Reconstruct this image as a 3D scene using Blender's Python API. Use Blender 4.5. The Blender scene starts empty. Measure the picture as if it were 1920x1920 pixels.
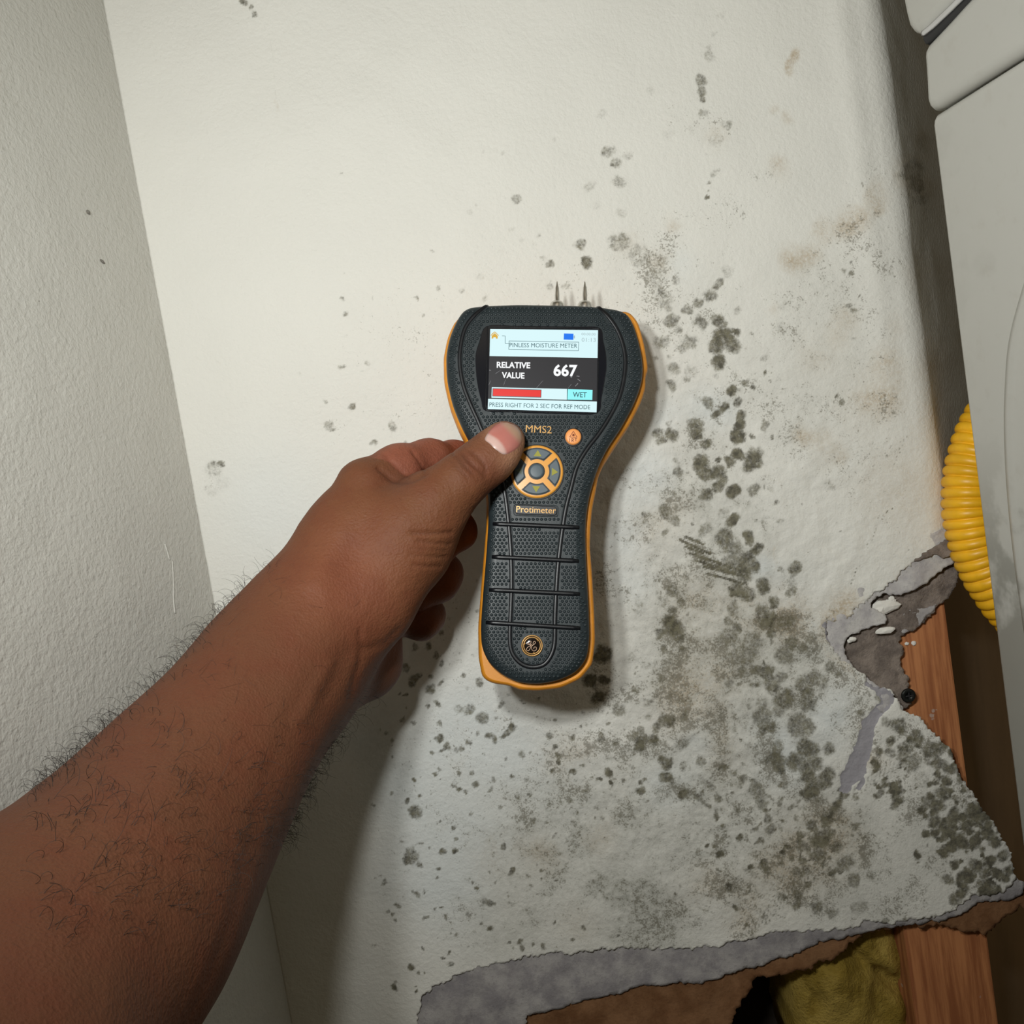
import bpy, bmesh, math, random
import numpy as np
from mathutils import Vector, Matrix
from mathutils.bvhtree import BVHTree
random.seed(7); rng = np.random.default_rng(11)
sc = bpy.context.scene
C = sc.collection
# ------------------------------------------------------------------ camera
FPX = 1700.0                       # focal length in pixels of a 1920 frame
D0 = 0.54                          # camera to wall (m)
PITCH = math.radians(3.9); ROLL = math.radians(9.1)
F = np.array([0, math.cos(PITCH), -math.sin(PITCH)])
_wr = np.array([1.0, 0, 0]); _wu = np.array([0, math.sin(PITCH), math.cos(PITCH)])
R = math.cos(ROLL)*_wr - math.sin(ROLL)*_wu
U = math.cos(ROLL)*_wu + math.sin(ROLL)*_wr
CAM = np.array([0.0, -D0, 1.20])
cam = bpy.data.cameras.new('camera'); cam.sensor_width = 36; cam.lens = FPX/1920*36
cam.clip_start = 0.01
camo = bpy.data.objects.new('camera', cam); C.objects.link(camo)
CM = Matrix(((R[0], U[0], -F[0], CAM[0]), (R[1], U[1], -F[1], CAM[1]), (R[2], U[2], -F[2], CAM[2]), (0, 0, 0, 1)))
camo.matrix_world = CM
sc.camera = camo
# ------------------------------------------------------------------ light
def camW(x, y, z):                 # camera-frame offsets (right, up, forward) to world
    return CAM + R*x + U*y + F*z
w = bpy.data.worlds.new('room_light'); sc.world = w; w.use_nodes = True
w.node_tree.nodes['Background'].inputs[0].default_value = (1.0, 0.79, 0.46, 1)
w.node_tree.nodes['Background'].inputs[1].default_value = 0.068
def aim(o, loc, tgt):
    o.location = Vector(loc)
    o.rotation_euler = (Vector(tgt)-Vector(loc)).to_track_quat('-Z', 'Y').to_euler()
for lx_, ly_, e_ in ((-.070, .115, 5.2), (-.125, .080, 4.6)):       # the two LEDs of the torch
    sp = bpy.data.lights.new('head_torch', 'SPOT'); sp.energy = e_; sp.color = (0.97, 0.985, 0.96)
    sp.spot_size = math.radians(124); sp.spot_blend = 1.0; sp.shadow_soft_size = 0.015
    spo = bpy.data.objects.new('head_torch', sp); C.objects.link(spo)
    aim(spo, camW(lx_, ly_, 0.0), camW(.05, .12, 0.54))
ar = bpy.data.lights.new('ceiling_lamp', 'AREA'); ar.energy = 1.2; ar.size = 0.9; ar.color = (1.0, 0.86, 0.62)
aro = bpy.data.objects.new('ceiling_lamp', ar); C.objects.link(aro)
aim(aro, (0.25, -1.3, 2.5), (-0.2, 0, 1.25))
sc.view_settings.view_transform = 'Standard'; sc.view_settings.look = 'None'
sc.view_settings.exposure = 0.0; sc.view_settings.gamma = 1.0; sc.view_settings.use_curve_mapping = False
# ------------------------------------------------------------------ projection helpers
def ray(px, py):
    return F + R*((px-960)/FPX) + U*((960-py)/FPX)
def onY(px, py, y=0.0):            # point of plane Y=y seen at a pixel of the photograph
    r = ray(px, py); t = (y-CAM[1])/r[1]
    return CAM + r*t
def atD(px, py, d):
    return CAM + ray(px, py)*d
def proj(P):                       # world -> photo pixels (vectorised)
    V = P-CAM; x = V@R; y = V@U; z = np.maximum(V@F, 1e-3)
    return 960+x/z*FPX, 960-y/z*FPX
def cc(px, py, d):                 # camera frame point
    return np.array([(px-960)/FPX*d, (960-py)/FPX*d, -d])
# ------------------------------------------------------------------ noise
def vnoise(x, y, seed=0):
    xi = np.floor(x).astype(np.int64); yi = np.floor(y).astype(np.int64)
    fx = x-xi; fy = y-yi; fx = fx*fx*(3-2*fx); fy = fy*fy*(3-2*fy)
    def h(a, b):
        n = (a*374761393+b*668265263+seed*1442695041) & 0xffffffff
        n = ((n ^ (n >> 13))*1274126177) & 0xffffffff
        return ((n ^ (n >> 16)) & 0xffff)/65535.0
    return (h(xi, yi)*(1-fx)+h(xi+1, yi)*fx)*(1-fy)+(h(xi, yi+1)*(1-fx)+h(xi+1, yi+1)*fx)*fy
def fbm(x, y, seed=0, o=4):
    s = 0; a = .5; t = 0
    for k in range(o):
        s = s+a*vnoise(x*2**k, y*2**k, seed+k*17); t += a; a *= .5
    return s/t
# ------------------------------------------------------------------ object helpers
def mk(name, verts, faces, mat=None, parent=None, smooth=False, **pr):
    me = bpy.data.meshes.new(name)
    me.from_pydata([tuple(map(float, v)) for v in verts], [], [tuple(map(int, f)) for f in faces])
    me.update()
    if smooth: me.polygons.foreach_set('use_smooth', [True]*len(me.polygons))
    if mat: me.materials.append(mat)
    o = bpy.data.objects.new(name, me); C.objects.link(o)
    if parent: o.parent = parent
    for k, v in pr.items(): o[k] = v
    return o
def fastmesh(name, V, Q, mat, parent=None, smooth=True, **pr):
    me = bpy.data.meshes.new(name)
    V = np.asarray(V, np.float32); Q = np.asarray(Q, np.int32)
    k = Q.shape[1]
    me.vertices.add(len(V)); me.vertices.foreach_set('co', V.ravel())
    me.loops.add(Q.size); me.loops.foreach_set('vertex_index', Q.ravel())
    me.polygons.add(len(Q)); me.polygons.foreach_set('loop_start', np.arange(0, Q.size, k, dtype=np.int32))
    me.polygons.foreach_set('loop_total', np.full(len(Q), k, np.int32))
    me.update(calc_edges=True); me.validate()
    me.polygons.foreach_set('use_smooth', np.full(len(me.polygons), smooth))
    me.materials.append(mat)
    o = bpy.data.objects.new(name, me); C.objects.link(o)
    if parent: o.parent = parent
    for kk, v in pr.items(): o[kk] = v
    return o
def attr(o, name, arr):            # arr (n,4)
    a = o.data.attributes.new(name, 'FLOAT_COLOR', 'POINT')
    a.data.foreach_set('color', np.asarray(arr, np.float32).ravel())
def empty(name, M, label, cat, **pr):
    o = bpy.data.objects.new(name, None); C.objects.link(o); o.matrix_world = M
    o.empty_display_size = .01
    o['label'] = label; o['category'] = cat
    for k, v in pr.items(): o[k] = v
    return o
def bmobj(name, bm, mat, parent=None, smooth=False, **pr):
    me = bpy.data.meshes.new(name); bm.normal_update(); bm.to_mesh(me); bm.free()
    if smooth: me.polygons.foreach_set('use_smooth', [True]*len(me.polygons))
    me.materials.append(mat)
    o = bpy.data.objects.new(name, me); C.objects.link(o)
    if parent: o.parent = parent
    for k, v in pr.items(): o[k] = v
    return o
def resample(P, n, closed=False):
    P = np.asarray(P, float)
    if closed: P = np.vstack([P, P[:1]])
    d = np.r_[0, np.cumsum(np.linalg.norm(np.diff(P, axis=0), axis=1))]
    t = np.linspace(0, d[-1], n, endpoint=not closed)
    return np.stack([np.interp(t, d, P[:, k]) for k in range(P.shape[1])], 1)
def catmull(P, n=8, closed=False):
    P = np.asarray(P, float); m = len(P); out = []
    rngs = range(m) if closed else range(m-1)
    for i in rngs:
        if closed: p0, p1, p2, p3 = P[i-1], P[i], P[(i+1) % m], P[(i+2) % m]
        else: p0, p1, p2, p3 = P[max(i-1, 0)], P[i], P[i+1], P[min(i+2, m-1)]
        for k in range(n):
            t = k/n
            out.append(.5*((2*p1)+(-p0+p2)*t+(2*p0-5*p1+4*p2-p3)*t*t+(-p0+3*p1-3*p2+p3)*t**3))
    if not closed: out.append(P[-1])
    return np.array(out)
def tube(P, r, seg=8, closed=False, caps=True, flat=1.0, upv=(0, 0, 1)):
    P = np.asarray(P, float); n = len(P); r = np.broadcast_to(r, (n,))
    if closed: T = np.roll(P, -1, 0)-np.roll(P, 1, 0)
    else: T = np.gradient(P, axis=0)
    T /= np.linalg.norm(T, axis=1)[:, None]+1e-12
    up = np.array(upv, float); V = []
    for i in range(n):
        a = np.cross(up, T[i]); l = np.linalg.norm(a)
        if l < 1e-4: a = np.cross((1, 0, 0.01), T[i]); l = np.linalg.norm(a)
        a /= l; b = np.cross(T[i], a)
        for k in range(seg):
            t = 2*math.pi*k/seg
            V.append(P[i]+a*math.cos(t)*r[i]+b*math.sin(t)*r[i]*flat)
    Fc = []
    for i in range(n if closed else n-1):
        j = (i+1) % n
        for k in range(seg):
            l = (k+1) % seg
            Fc.append((i*seg+k, i*seg+l, j*seg+l, j*seg+k))
    if caps and not closed:
        Fc.append(tuple(range(seg))[::-1]); Fc.append(tuple((n-1)*seg+k for k in range(seg)))
    return V, Fc
def join(parts):
    V = []; Fc = []
    for v, f in parts:
        o = len(V); V += list(v); Fc += [tuple(i+o for i in q) for q in f]
    return V, Fc
# ------------------------------------------------------------------ materials
def material(name):
    m = bpy.data.materials.new(name); m.use_nodes = True
    return m, m.node_tree, m.node_tree.nodes['Principled BSDF']
def node(nt, t, **kw):
    n = nt.nodes.new(t)
    for k, v in kw.items(): setattr(n, k, v)
    return n
def noise_tex(nt, scale, detail=3, rough=.55, coord='Object', vec=None):
    n = node(nt, 'ShaderNodeTexNoise'); n.inputs['Scale'].default_value = scale
    n.inputs['Detail'].default_value = detail; n.inputs['Roughness'].default_value = rough
    if vec is None:
        tc = node(nt, 'ShaderNodeTexCoord'); vec = tc.outputs[coord]
    nt.links.new(vec, n.inputs['Vector'])
    return n.outputs['Fac']
def mathn(nt, op, a, b=None, c=None, clamp=False):
    n = node(nt, 'ShaderNodeMath', operation=op); n.use_clamp = clamp
    for i, v in enumerate((a, b, c)):
        if v is None: continue
        if isinstance(v, (int, float)): n.inputs[i].default_value = v
        else: nt.links.new(v, n.inputs[i])
    return n.outputs[0]
def mixc(nt, fac, a, b, mode='MIX'):
    n = node(nt, 'ShaderNodeMix', data_type='RGBA', blend_type=mode); n.clamp_factor = True
    for s, v in (('Factor', fac), ('A', a), ('B', b)):
        inp = [i for i in n.inputs if i.name == s and (i.type == 'RGBA' or s == 'Factor' and i.type == 'VALUE')][0]
        if isinstance(v, (int, float)): inp.default_value = v
        elif isinstance(v, tuple): inp.default_value = (*v, 1) if len(v) == 3 else v
        else: nt.links.new(v, inp)
    return [o for o in n.outputs if o.type == 'RGBA'][0]
def smooth(nt, x, lo, hi, a=0.0, b=1.0):
    n = node(nt, 'ShaderNodeMapRange', interpolation_type='SMOOTHSTEP')
    nt.links.new(x, n.inputs[0])
    for i, v in enumerate((lo, hi, a, b)): n.inputs[i+1].default_value = v
    return n.outputs[0]
def bump(nt, bs, h, strength, dist):
    b = node(nt, 'ShaderNodeBump'); b.inputs['Strength'].default_value = strength
    b.inputs['Distance'].default_value = dist
    nt.links.new(h, b.inputs['Height']); nt.links.new(b.outputs[0], bs.inputs['Normal'])
    return b
def plain(name, col, rough=.5, metal=0, spec=.5, bumpv=None, var=0.0, vscale=40):
    m, nt, bs = material(name)
    bs.inputs['Roughness'].default_value = rough; bs.inputs['Metallic'].default_value = metal
    bs.inputs['Specular IOR Level'].default_value = spec
    if var:
        f = noise_tex(nt, vscale, 4)
        c = mixc(nt, smooth(nt, f, .3, .7), tuple(x*(1-var) for x in col), tuple(min(1, x*(1+var)) for x in col))
        nt.links.new(c, bs.inputs['Base Color'])
    else: bs.inputs['Base Color'].default_value = (*col, 1)
    if bumpv: bump(nt, bs, noise_tex(nt, bumpv[0], 3), bumpv[1], bumpv[2])
    return m
def srgb(*c):
    return tuple((x/255/12.92 if x/255 <= .04045 else ((x/255+.055)/1.055)**2.4) for x in c)
def emit(name, col, e=1.0):
    m, nt, bs = material(name)
    bs.inputs['Base Color'].default_value = (0.01, 0.01, 0.01, 1); bs.inputs['Roughness'].default_value = .25
    bs.inputs['Emission Color'].default_value = (*col, 1); bs.inputs['Emission Strength'].default_value = e
    return m
# paint: white wall with orange peel
def wall_paint(name, col, stained):
    m, nt, bs = material(name)
    bs.inputs['Roughness'].default_value = .62; bs.inputs['Specular IOR Level'].default_value = .3
    tc = node(nt, 'ShaderNodeTexCoord'); v = tc.outputs['Object']
    big = noise_tex(nt, 14, 3, .5, vec=v)
    base = mixc(nt, big, tuple(x*.95 for x in col), tuple(x*1.04 for x in col))
    if stained:
        at = node(nt, 'ShaderNodeAttribute', attribute_name='stain'); sep = node(nt, 'ShaderNodeSeparateColor')
        nt.links.new(at.outputs['Color'], sep.inputs[0])
        at2 = node(nt, 'ShaderNodeAttribute', attribute_name='wear'); sep2 = node(nt, 'ShaderNodeSeparateColor')
        nt.links.new(at2.outputs['Color'], sep2.inputs[0])
        fine = noise_tex(nt, 620, 4, .7, vec=v); mid = noise_tex(nt, 240, 4, .68, vec=v)
        fine2 = noise_tex(nt, 950, 3, .6, vec=v)
        # grey wash over damp paint
        wash = mathn(nt, 'MULTIPLY', sep2.outputs[0], smooth(nt, mid, .25, .7, .45, 1.0))
        base = mixc(nt, mathn(nt, 'MULTIPLY', wash, .85), base, srgb(150, 150, 140))
        # tan water marks
        tan = mathn(nt, 'MULTIPLY', sep.outputs[2], smooth(nt, fine, .3, .65, .25, 1.0))
        base = mixc(nt, mathn(nt, 'MULTIPLY', tan, .72), base, srgb(166, 140, 98))
        # bluish chalky bloom
        base = mixc(nt, mathn(nt, 'MULTIPLY', sep2.outputs[2], .55), base, srgb(214, 222, 224))
        # fine mould speckle by density
        th = mathn(nt, 'SUBTRACT', .615, mathn(nt, 'MULTIPLY', sep.outputs[1], .205))
        sm = node(nt, 'ShaderNodeMapRange', interpolation_type='SMOOTHSTEP')
        nt.links.new(mathn(nt, 'ADD', mathn(nt, 'MULTIPLY', fine2, .55), mathn(nt, 'MULTIPLY', mid, .45)), sm.inputs[0])
        nt.links.new(th, sm.inputs[1]); nt.links.new(mathn(nt, 'ADD', th, .12), sm.inputs[2])
        speck = mathn(nt, 'MULTIPLY', sm.outputs[0], smooth(nt, sep.outputs[1], .01, .12))
        base = mixc(nt, mathn(nt, 'MULTIPLY', speck, .62), base, srgb(104, 98, 82))
        # mould colonies
        sp_ = mathn(nt, 'ADD', sep.outputs[0], mathn(nt, 'MULTIPLY', mathn(nt, 'SUBTRACT', fine, .5), mathn(nt, 'MULTIPLY', smooth(nt, sep.outputs[0], .03, .35), .95)))
        sp_ = smooth(nt, sp_, .06, .84)
        colony = mixc(nt, smooth(nt, mid, .35, .65), srgb(66, 62, 47), srgb(116, 112, 92))
        base = mixc(nt, mathn(nt, 'MULTIPLY', sp_, .93), base, colony)
        # scuffed grey paper
        base = mixc(nt, smooth(nt, mathn(nt, 'ADD', sep2.outputs[1], mathn(nt, 'MULTIPLY', mathn(nt, 'SUBTRACT', mid, .5), .5)), .42, .55), base, srgb(158, 155, 160))
        nt.links.new(smooth(nt, sep.outputs[0], 0, 1, .62, .95), bs.inputs['Roughness'])
    nt.links.new(base, bs.inputs['Base Color'])
    h = mathn(nt, 'ADD', noise_tex(nt, 330, 2, .5, vec=v), mathn(nt, 'MULTIPLY', noise_tex(nt, 900, 2, .5, vec=v), .35))
    bump(nt, bs, h, .55 if stained else .8, .0009)
    return m
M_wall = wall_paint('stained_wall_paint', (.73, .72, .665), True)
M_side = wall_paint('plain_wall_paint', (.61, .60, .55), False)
def paperm(name, c1, c2, sc_=60, fib=.0006):
    m, nt, bs = material(name); bs.inputs['Roughness'].default_value = .95; bs.inputs['Specular IOR Level'].default_value = .1
    f = noise_tex(nt, sc_, 5, .65); g = noise_tex(nt, 500, 4, .7)
    c = mixc(nt, smooth(nt, f, .35, .65), c1, c2)
    c = mixc(nt, mathn(nt, 'MULTIPLY', smooth(nt, g, .5, .75), .35), c, tuple(x*.45 for x in c1))
    nt.links.new(c, bs.inputs['Base Color']); bump(nt, bs, g, .7, fib)
    return m
M_gyp = paperm('grey_torn_paper', srgb(140, 136, 138), srgb(172, 168, 166))
M_gyp2 = paperm('pale_grey_torn_paper', srgb(172, 168, 169), srgb(200, 197, 193), 70)
M_back = paperm('brown_backing_paper', srgb(112, 78, 52), srgb(140, 104, 74), 40)
M_fuzz = paperm('furry_grey_brown_paper', srgb(146, 134, 124), srgb(112, 102, 95), 90, .0016)
M_chip = plain('white_plaster', srgb(225, 222, 214), .8, bumpv=(300, .4, .001))
def woodm():
    m, nt, bs = material('red_brown_pine'); bs.inputs['Roughness'].default_value = .6
    tc = node(nt, 'ShaderNodeTexCoord'); mp = node(nt, 'ShaderNodeMapping')
    mp.inputs['Scale'].default_value = (1, 1, .06); nt.links.new(tc.outputs['Object'], mp.inputs['Vector'])
    g = noise_tex(nt, 260, 5, .6, vec=mp.outputs[0]); b = noise_tex(nt, 24, 3, vec=mp.outputs[0])
    c = mixc(nt, smooth(nt, g, .35, .65), srgb(156, 96, 58), srgb(206, 140, 90))
    c = mixc(nt, mathn(nt, 'MULTIPLY', b, .5), c, srgb(140, 80, 48))
    sp_ = smooth(nt, noise_tex(nt, 55, 4, .7), .66, .70)
    c = mixc(nt, mathn(nt, 'MULTIPLY', sp_, .55), c, srgb(190, 180, 170))
    nt.links.new(c, bs.inputs['Base Color']); bump(nt, bs, g, .3, .0004)
    return m
M_wood = woodm()
M_ins = paperm('yellow_glass_wool', srgb(146, 122, 52), srgb(184, 158, 82), 38, .003)
M_dark = plain('cavity_shade_board', srgb(48, 42, 36), .95, spec=.1, var=.2)
M_sidebrown = plain('brown_grey_bare_board', srgb(196, 168, 140), .9, spec=.15, var=.12, vscale=12, bumpv=(200, .3, .0006))
def appl():
    m, nt, bs = material('white_enamel'); bs.inputs['Roughness'].default_value = .38
    tc = node(nt, 'ShaderNodeTexCoord')
    f = noise_tex(nt, 16, 5, .6, vec=tc.outputs['Object']); g = noise_tex(nt, 90, 4, .6, vec=tc.outputs['Object'])
    sx = node(nt, 'ShaderNodeSeparateXYZ'); nt.links.new(tc.outputs['Object'], sx.inputs[0])
    low = smooth(nt, sx.outputs[2], 1.17, 1.09)      # grime on the lower half of the side
    d = mathn(nt, 'MULTIPLY', smooth(nt, mathn(nt, 'ADD', f, mathn(nt, 'MULTIPLY', low, .16)), .54, .62), mathn(nt, 'ADD', mathn(nt, 'MULTIPLY', low, .45), .06))
    c = mixc(nt, d, (.51, .505, .465), srgb(100, 98, 86))
    c = mixc(nt, mathn(nt, 'MULTIPLY', smooth(nt, g, .55, .75), .12), c, srgb(150, 140, 125))
    nt.links.new(c, bs.inputs['Base Color'])
    return m
M_app = appl()
M_chrome = plain('chrome', (.75, .75, .78), .12, 1)
M_black = plain('black_gap_fill', (.012, .012, .014), .45)  # near-black fill for gaps and recesses; in the machine seams it stands for shade
M_hose = plain('yellow_vinyl', srgb(236, 178, 26), .42, var=.10, vscale=90)
def rubber(name, col, rough, bmp=.25, spec=.5):
    m, nt, bs = material(name); bs.inputs['Roughness'].default_value = rough; bs.inputs['Specular IOR Level'].default_value = spec
    f = noise_tex(nt, 90, 4, .6); g = noise_tex(nt, 1400, 3, .6)
    c = mixc(nt, mathn(nt, 'MULTIPLY', smooth(nt, f, .45, .75), .35), col, tuple(x*1.6+.01 for x in col))
    nt.links.new(c, bs.inputs['Base Color']); bump(nt, bs, g, bmp, .0002)
    return m
M_body = rubber('dark_grey_rubber', srgb(38, 46, 49), .40, .25, .32)
M_bar = rubber('black_gloss_rubber', srgb(14, 16, 20), .36, .1, .35)
M_org = rubber('orange_rubber', srgb(216, 140, 36), .5)
M_orgp = plain('orange_keypad', srgb(228, 160, 66), .38)
M_orgb = plain('bright_orange_button', srgb(240, 158, 88), .45)
M_key = plain('slate_key', srgb(70, 84, 92), .45)
M_olive = plain('olive_print', srgb(150, 146, 44), .6)
M_gold = plain('gold_print', srgb(190, 146, 84), .35, .3)
M_glass_black = plain('black_screen_surround', (.008, .009, .013), .12)
M_steel = plain('polished_steel', (.74, .72, .68), .3, 1)
M_icon = plain('brown_print', srgb(130, 66, 40), .6)
E_white = emit('screen_white', srgb(216, 246, 250), 1.0)
E_dark = emit('screen_dark', srgb(42, 42, 46), 1.0)
E_white2 = emit('screen_letter_white', srgb(250, 252, 253), 1.0)
E_red = emit('screen_red', srgb(232, 48, 44), 1.0)
E_cyan = emit('screen_cyan', srgb(146, 246, 248), 1.0)
E_blue = emit('screen_blue', srgb(10, 116, 240), 1.0)
E_text = emit('screen_text', srgb(48, 92, 100), 1.0)
E_grey = emit('screen_faint_text', srgb(165, 185, 190), 1.0)
E_yel = emit('screen_yellow', srgb(218, 172, 60), 1.0)
def skinm():
    m, nt, bs = material('brown_skin'); bs.inputs['Roughness'].default_value = .6
    bs.inputs['Specular IOR Level'].default_value = .25
    bs.inputs['Subsurface Weight'].default_value = .12; bs.inputs['Subsurface Scale'].default_value = .004
    bs.inputs['Subsurface Radius'].default_value = (1, .4, .2)
    at = node(nt, 'ShaderNodeAttribute', attribute_name='tone')
    f = noise_tex(nt, 45, 4, .6); g = noise_tex(nt, 420, 4, .65)
    vo = node(nt, 'ShaderNodeTexVoronoi'); vo.inputs['Scale'].default_value = 900
    tc = node(nt, 'ShaderNodeTexCoord'); nt.links.new(tc.outputs['Object'], vo.inputs['Vector'])
    c = mixc(nt, mathn(nt, 'MULTIPLY', smooth(nt, f, .35, .7), .42), at.outputs['Color'], srgb(104, 54, 36))
    c = mixc(nt, mathn(nt, 'MULTIPLY', smooth(nt, g, .5, .75), .18), c, srgb(84, 48, 34))
    nt.links.new(c, bs.inputs['Base Color'])
    h = mathn(nt, 'ADD', mathn(nt, 'MULTIPLY', vo.outputs['Distance'], .35), g)
    bump(nt, bs, h, .6, .0008)
    return m
M_skin = skinm()
def nailm():
    m, nt, bs = material('thumb_nail_surface'); bs.inputs['Roughness'].default_value = .3
    at = node(nt, 'ShaderNodeAttribute', attribute_name='tone')
    nt.links.new(at.outputs['Color'], bs.inputs['Base Color'])
    return m
M_nail = nailm()
M_hair = plain('black_hair', (.018, .013, .010), .5)

# ================================================================== WALL
def poly_in(P, X, Y):
    P = np.asarray(P, float); ins = np.zeros(X.shape, bool)
    for i in range(len(P)):
        x1, y1 = P[i]; x2, y2 = P[(i+1) % len(P)]
        if y1 == y2: continue
        c = (y1 > Y) != (y2 > Y)
        ins ^= c & (X < (x2-x1)*(Y-y1)/(y2-y1)+x1)
    return ins
def jag(P, step=5, amp=2.6, seed=3):          # torn-paper edge
    P = resample(P, int(np.linalg.norm(np.diff(np.vstack([P, P[:1]]), axis=0), axis=1).sum()/step), True)
    t = np.arange(len(P))
    n = np.stack([np.roll(P[:, 1], -1)-np.roll(P[:, 1], 1), np.roll(P[:, 0], 1)-np.roll(P[:, 0], -1)], 1)
    n /= np.linalg.norm(n, axis=1)[:, None]+1e-9
    a = (vnoise(t*1.0, t*0., seed)-.5)*amp*1.9+(rng.random(len(t))-.5)*amp*.35+(vnoise(t*.23, t*0., seed+5)-.5)*amp*2.2
    return P+n*a[:, None]
TORN = [(1808, 998), (1780, 1012), (1755, 1030), (1720, 1050), (1695, 1070), (1680, 1085), (1640, 1115), (1610, 1140), (1585, 1163), (1566, 1166), (1552, 1164),
 (1548, 1178), (1551, 1197), (1560, 1213), (1572, 1225), (1594, 1249), (1614, 1262), (1627, 1280), (1655, 1289), (1679, 1302), (1686, 1320), (1697, 1337),
 (1716, 1342), (1730, 1348), (1747, 1367), (1769, 1389), (1784, 1412), (1798, 1447), (1820, 1487), (1851, 1525), (1882, 1575), (1898, 1612), (1904, 1650),
 (1882, 1675), (1826, 1681), (1805, 1692), (1789, 1706), (1757, 1719), (1695, 1723), (1679, 1733), (1626, 1728), (1601, 1742), (1507, 1747), (1445, 1750),
 (1382, 1762), (1336, 1777), (1250, 1778), (1174, 1777), (1100, 1782), (1028, 1791), (980, 1797), (919, 1810), (860, 1826), (824, 1844), (789, 1870), (784, 1919),
 (790, 2000), (1290, 5000), (3600, 5000), (3600, 700), (1880, 965)]
TORNJ = jag(TORN, 3.6, 3.4)
XL = onY(300, 580)[0]                          # inner corner with the left wall
XR0 = .5*(onY(1616, 0)[0]+onY(1660, 400)[0])
RB = .021; TH = math.radians(54)               # rounded outer corner, then the wall turns away
def nonuni(lo, a, b, hi, fine, coarse):
    return np.r_[np.arange(lo, a, coarse), np.arange(a, b, fine), np.arange(b, hi+coarse, coarse)]
FINE = .00105
zs = nonuni(.45, .855, 1.535, 1.95, FINE, .02)
uf = np.arange(0, (XR0-XL)+RB*TH+.06, FINE); us = np.r_[uf, uf[-1]+np.arange(1, 24)*.02]
flat = XR0-XL; arc = RB*TH
ang = np.clip((us-flat)/RB, 0, TH)
rest = np.maximum(us-flat-arc, 0)
xs = XL+np.minimum(us, flat)+RB*np.sin(ang)+rest*math.cos(TH)
ys = RB*(1-np.cos(ang))+rest*math.sin(TH)
nx, ny = np.sin(ang), -np.cos(ang)
X, Z = np.meshgrid(xs, zs); Y = np.repeat(ys[None], len(zs), 0)
zA, zB = onY(1780, 1030)[2], onY(1740, 1345)[2]           # below the hole the board flares out past the corner
fl = np.clip((zA-zs)/(zA-zB), 0, 1); fl = fl*fl*(3-2*fl)*.036
X = X+fl[:, None]*np.clip(us/flat, 0, 1)[None]**3
PX, PY = proj(np.stack([X, Y, Z], -1).reshape(-1, 3)); PX = PX.reshape(X.shape); PY = PY.reshape(X.shape)
# --- gentle unevenness of the damp plaster
rel = (fbm(X*22, Z*22, 5, 3)-.5)*.0026
damp = np.clip(1-np.hypot((PX-1330)/520, (PY-1150)/760), 0, 1)
rel = rel+(fbm(X*75, Z*75, 9, 4)-.5)*.0030*np.clip(damp*2, 0, 1)
fold = np.exp(-((PX-(1572+.13*PY))/26)**2)*.0016*np.clip((1000-PY)/500, 0, 1)   # slight swelling beside the outer corner
rel = rel+fold
rel = rel*np.clip((us[None]-.0)/.02, 0, 1)
# --- stain canvases in photo pixels
CW = 2100; OFF = 90
can = {k: np.zeros((CW, CW), np.float32) for k in ('spot', 'dens', 'tan', 'wash', 'bloom', 'scuff', 'line')}
def dab(c, x, y, rx, ry, s, soft=.45, rot=0.0):
    x += OFF; y += OFF; R_ = int(max(rx, ry)*1.7+3)
    x0, x1, y0, y1 = int(max(0, x-R_)), int(min(CW, x+R_)), int(max(0, y-R_)), int(min(CW, y+R_))
    if x1 <= x0 or y1 <= y0: return
    gx, gy = np.meshgrid(np.arange(x0, x1)-x, np.arange(y0, y1)-y)
    ca, sa = math.cos(rot), math.sin(rot)
    r = np.hypot((gx*ca+gy*sa)/rx, (gy*ca-gx*sa)/ry)
    v = s*np.clip((1+soft-r)/(2*soft), 0, 1)
    A = can[c][y0:y1, x0:x1]; np.maximum(A, v, out=A) if c in ('spot', 'scuff', 'line') else np.copyto(A, np.minimum(1, A+v*(1-A)))
def spots(data, ox, oy, s, gain=1.0):
    for i in range(0, len(data), 4):
        x, y, r, st = data[i:i+4]; rr = r/s
        a = random.uniform(.8, 1.15)
        dab('spot', ox+x/s, oy+y/s, rr*a, rr/a*.92, st*gain*.92, .32, random.uniform(0, 3))
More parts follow.
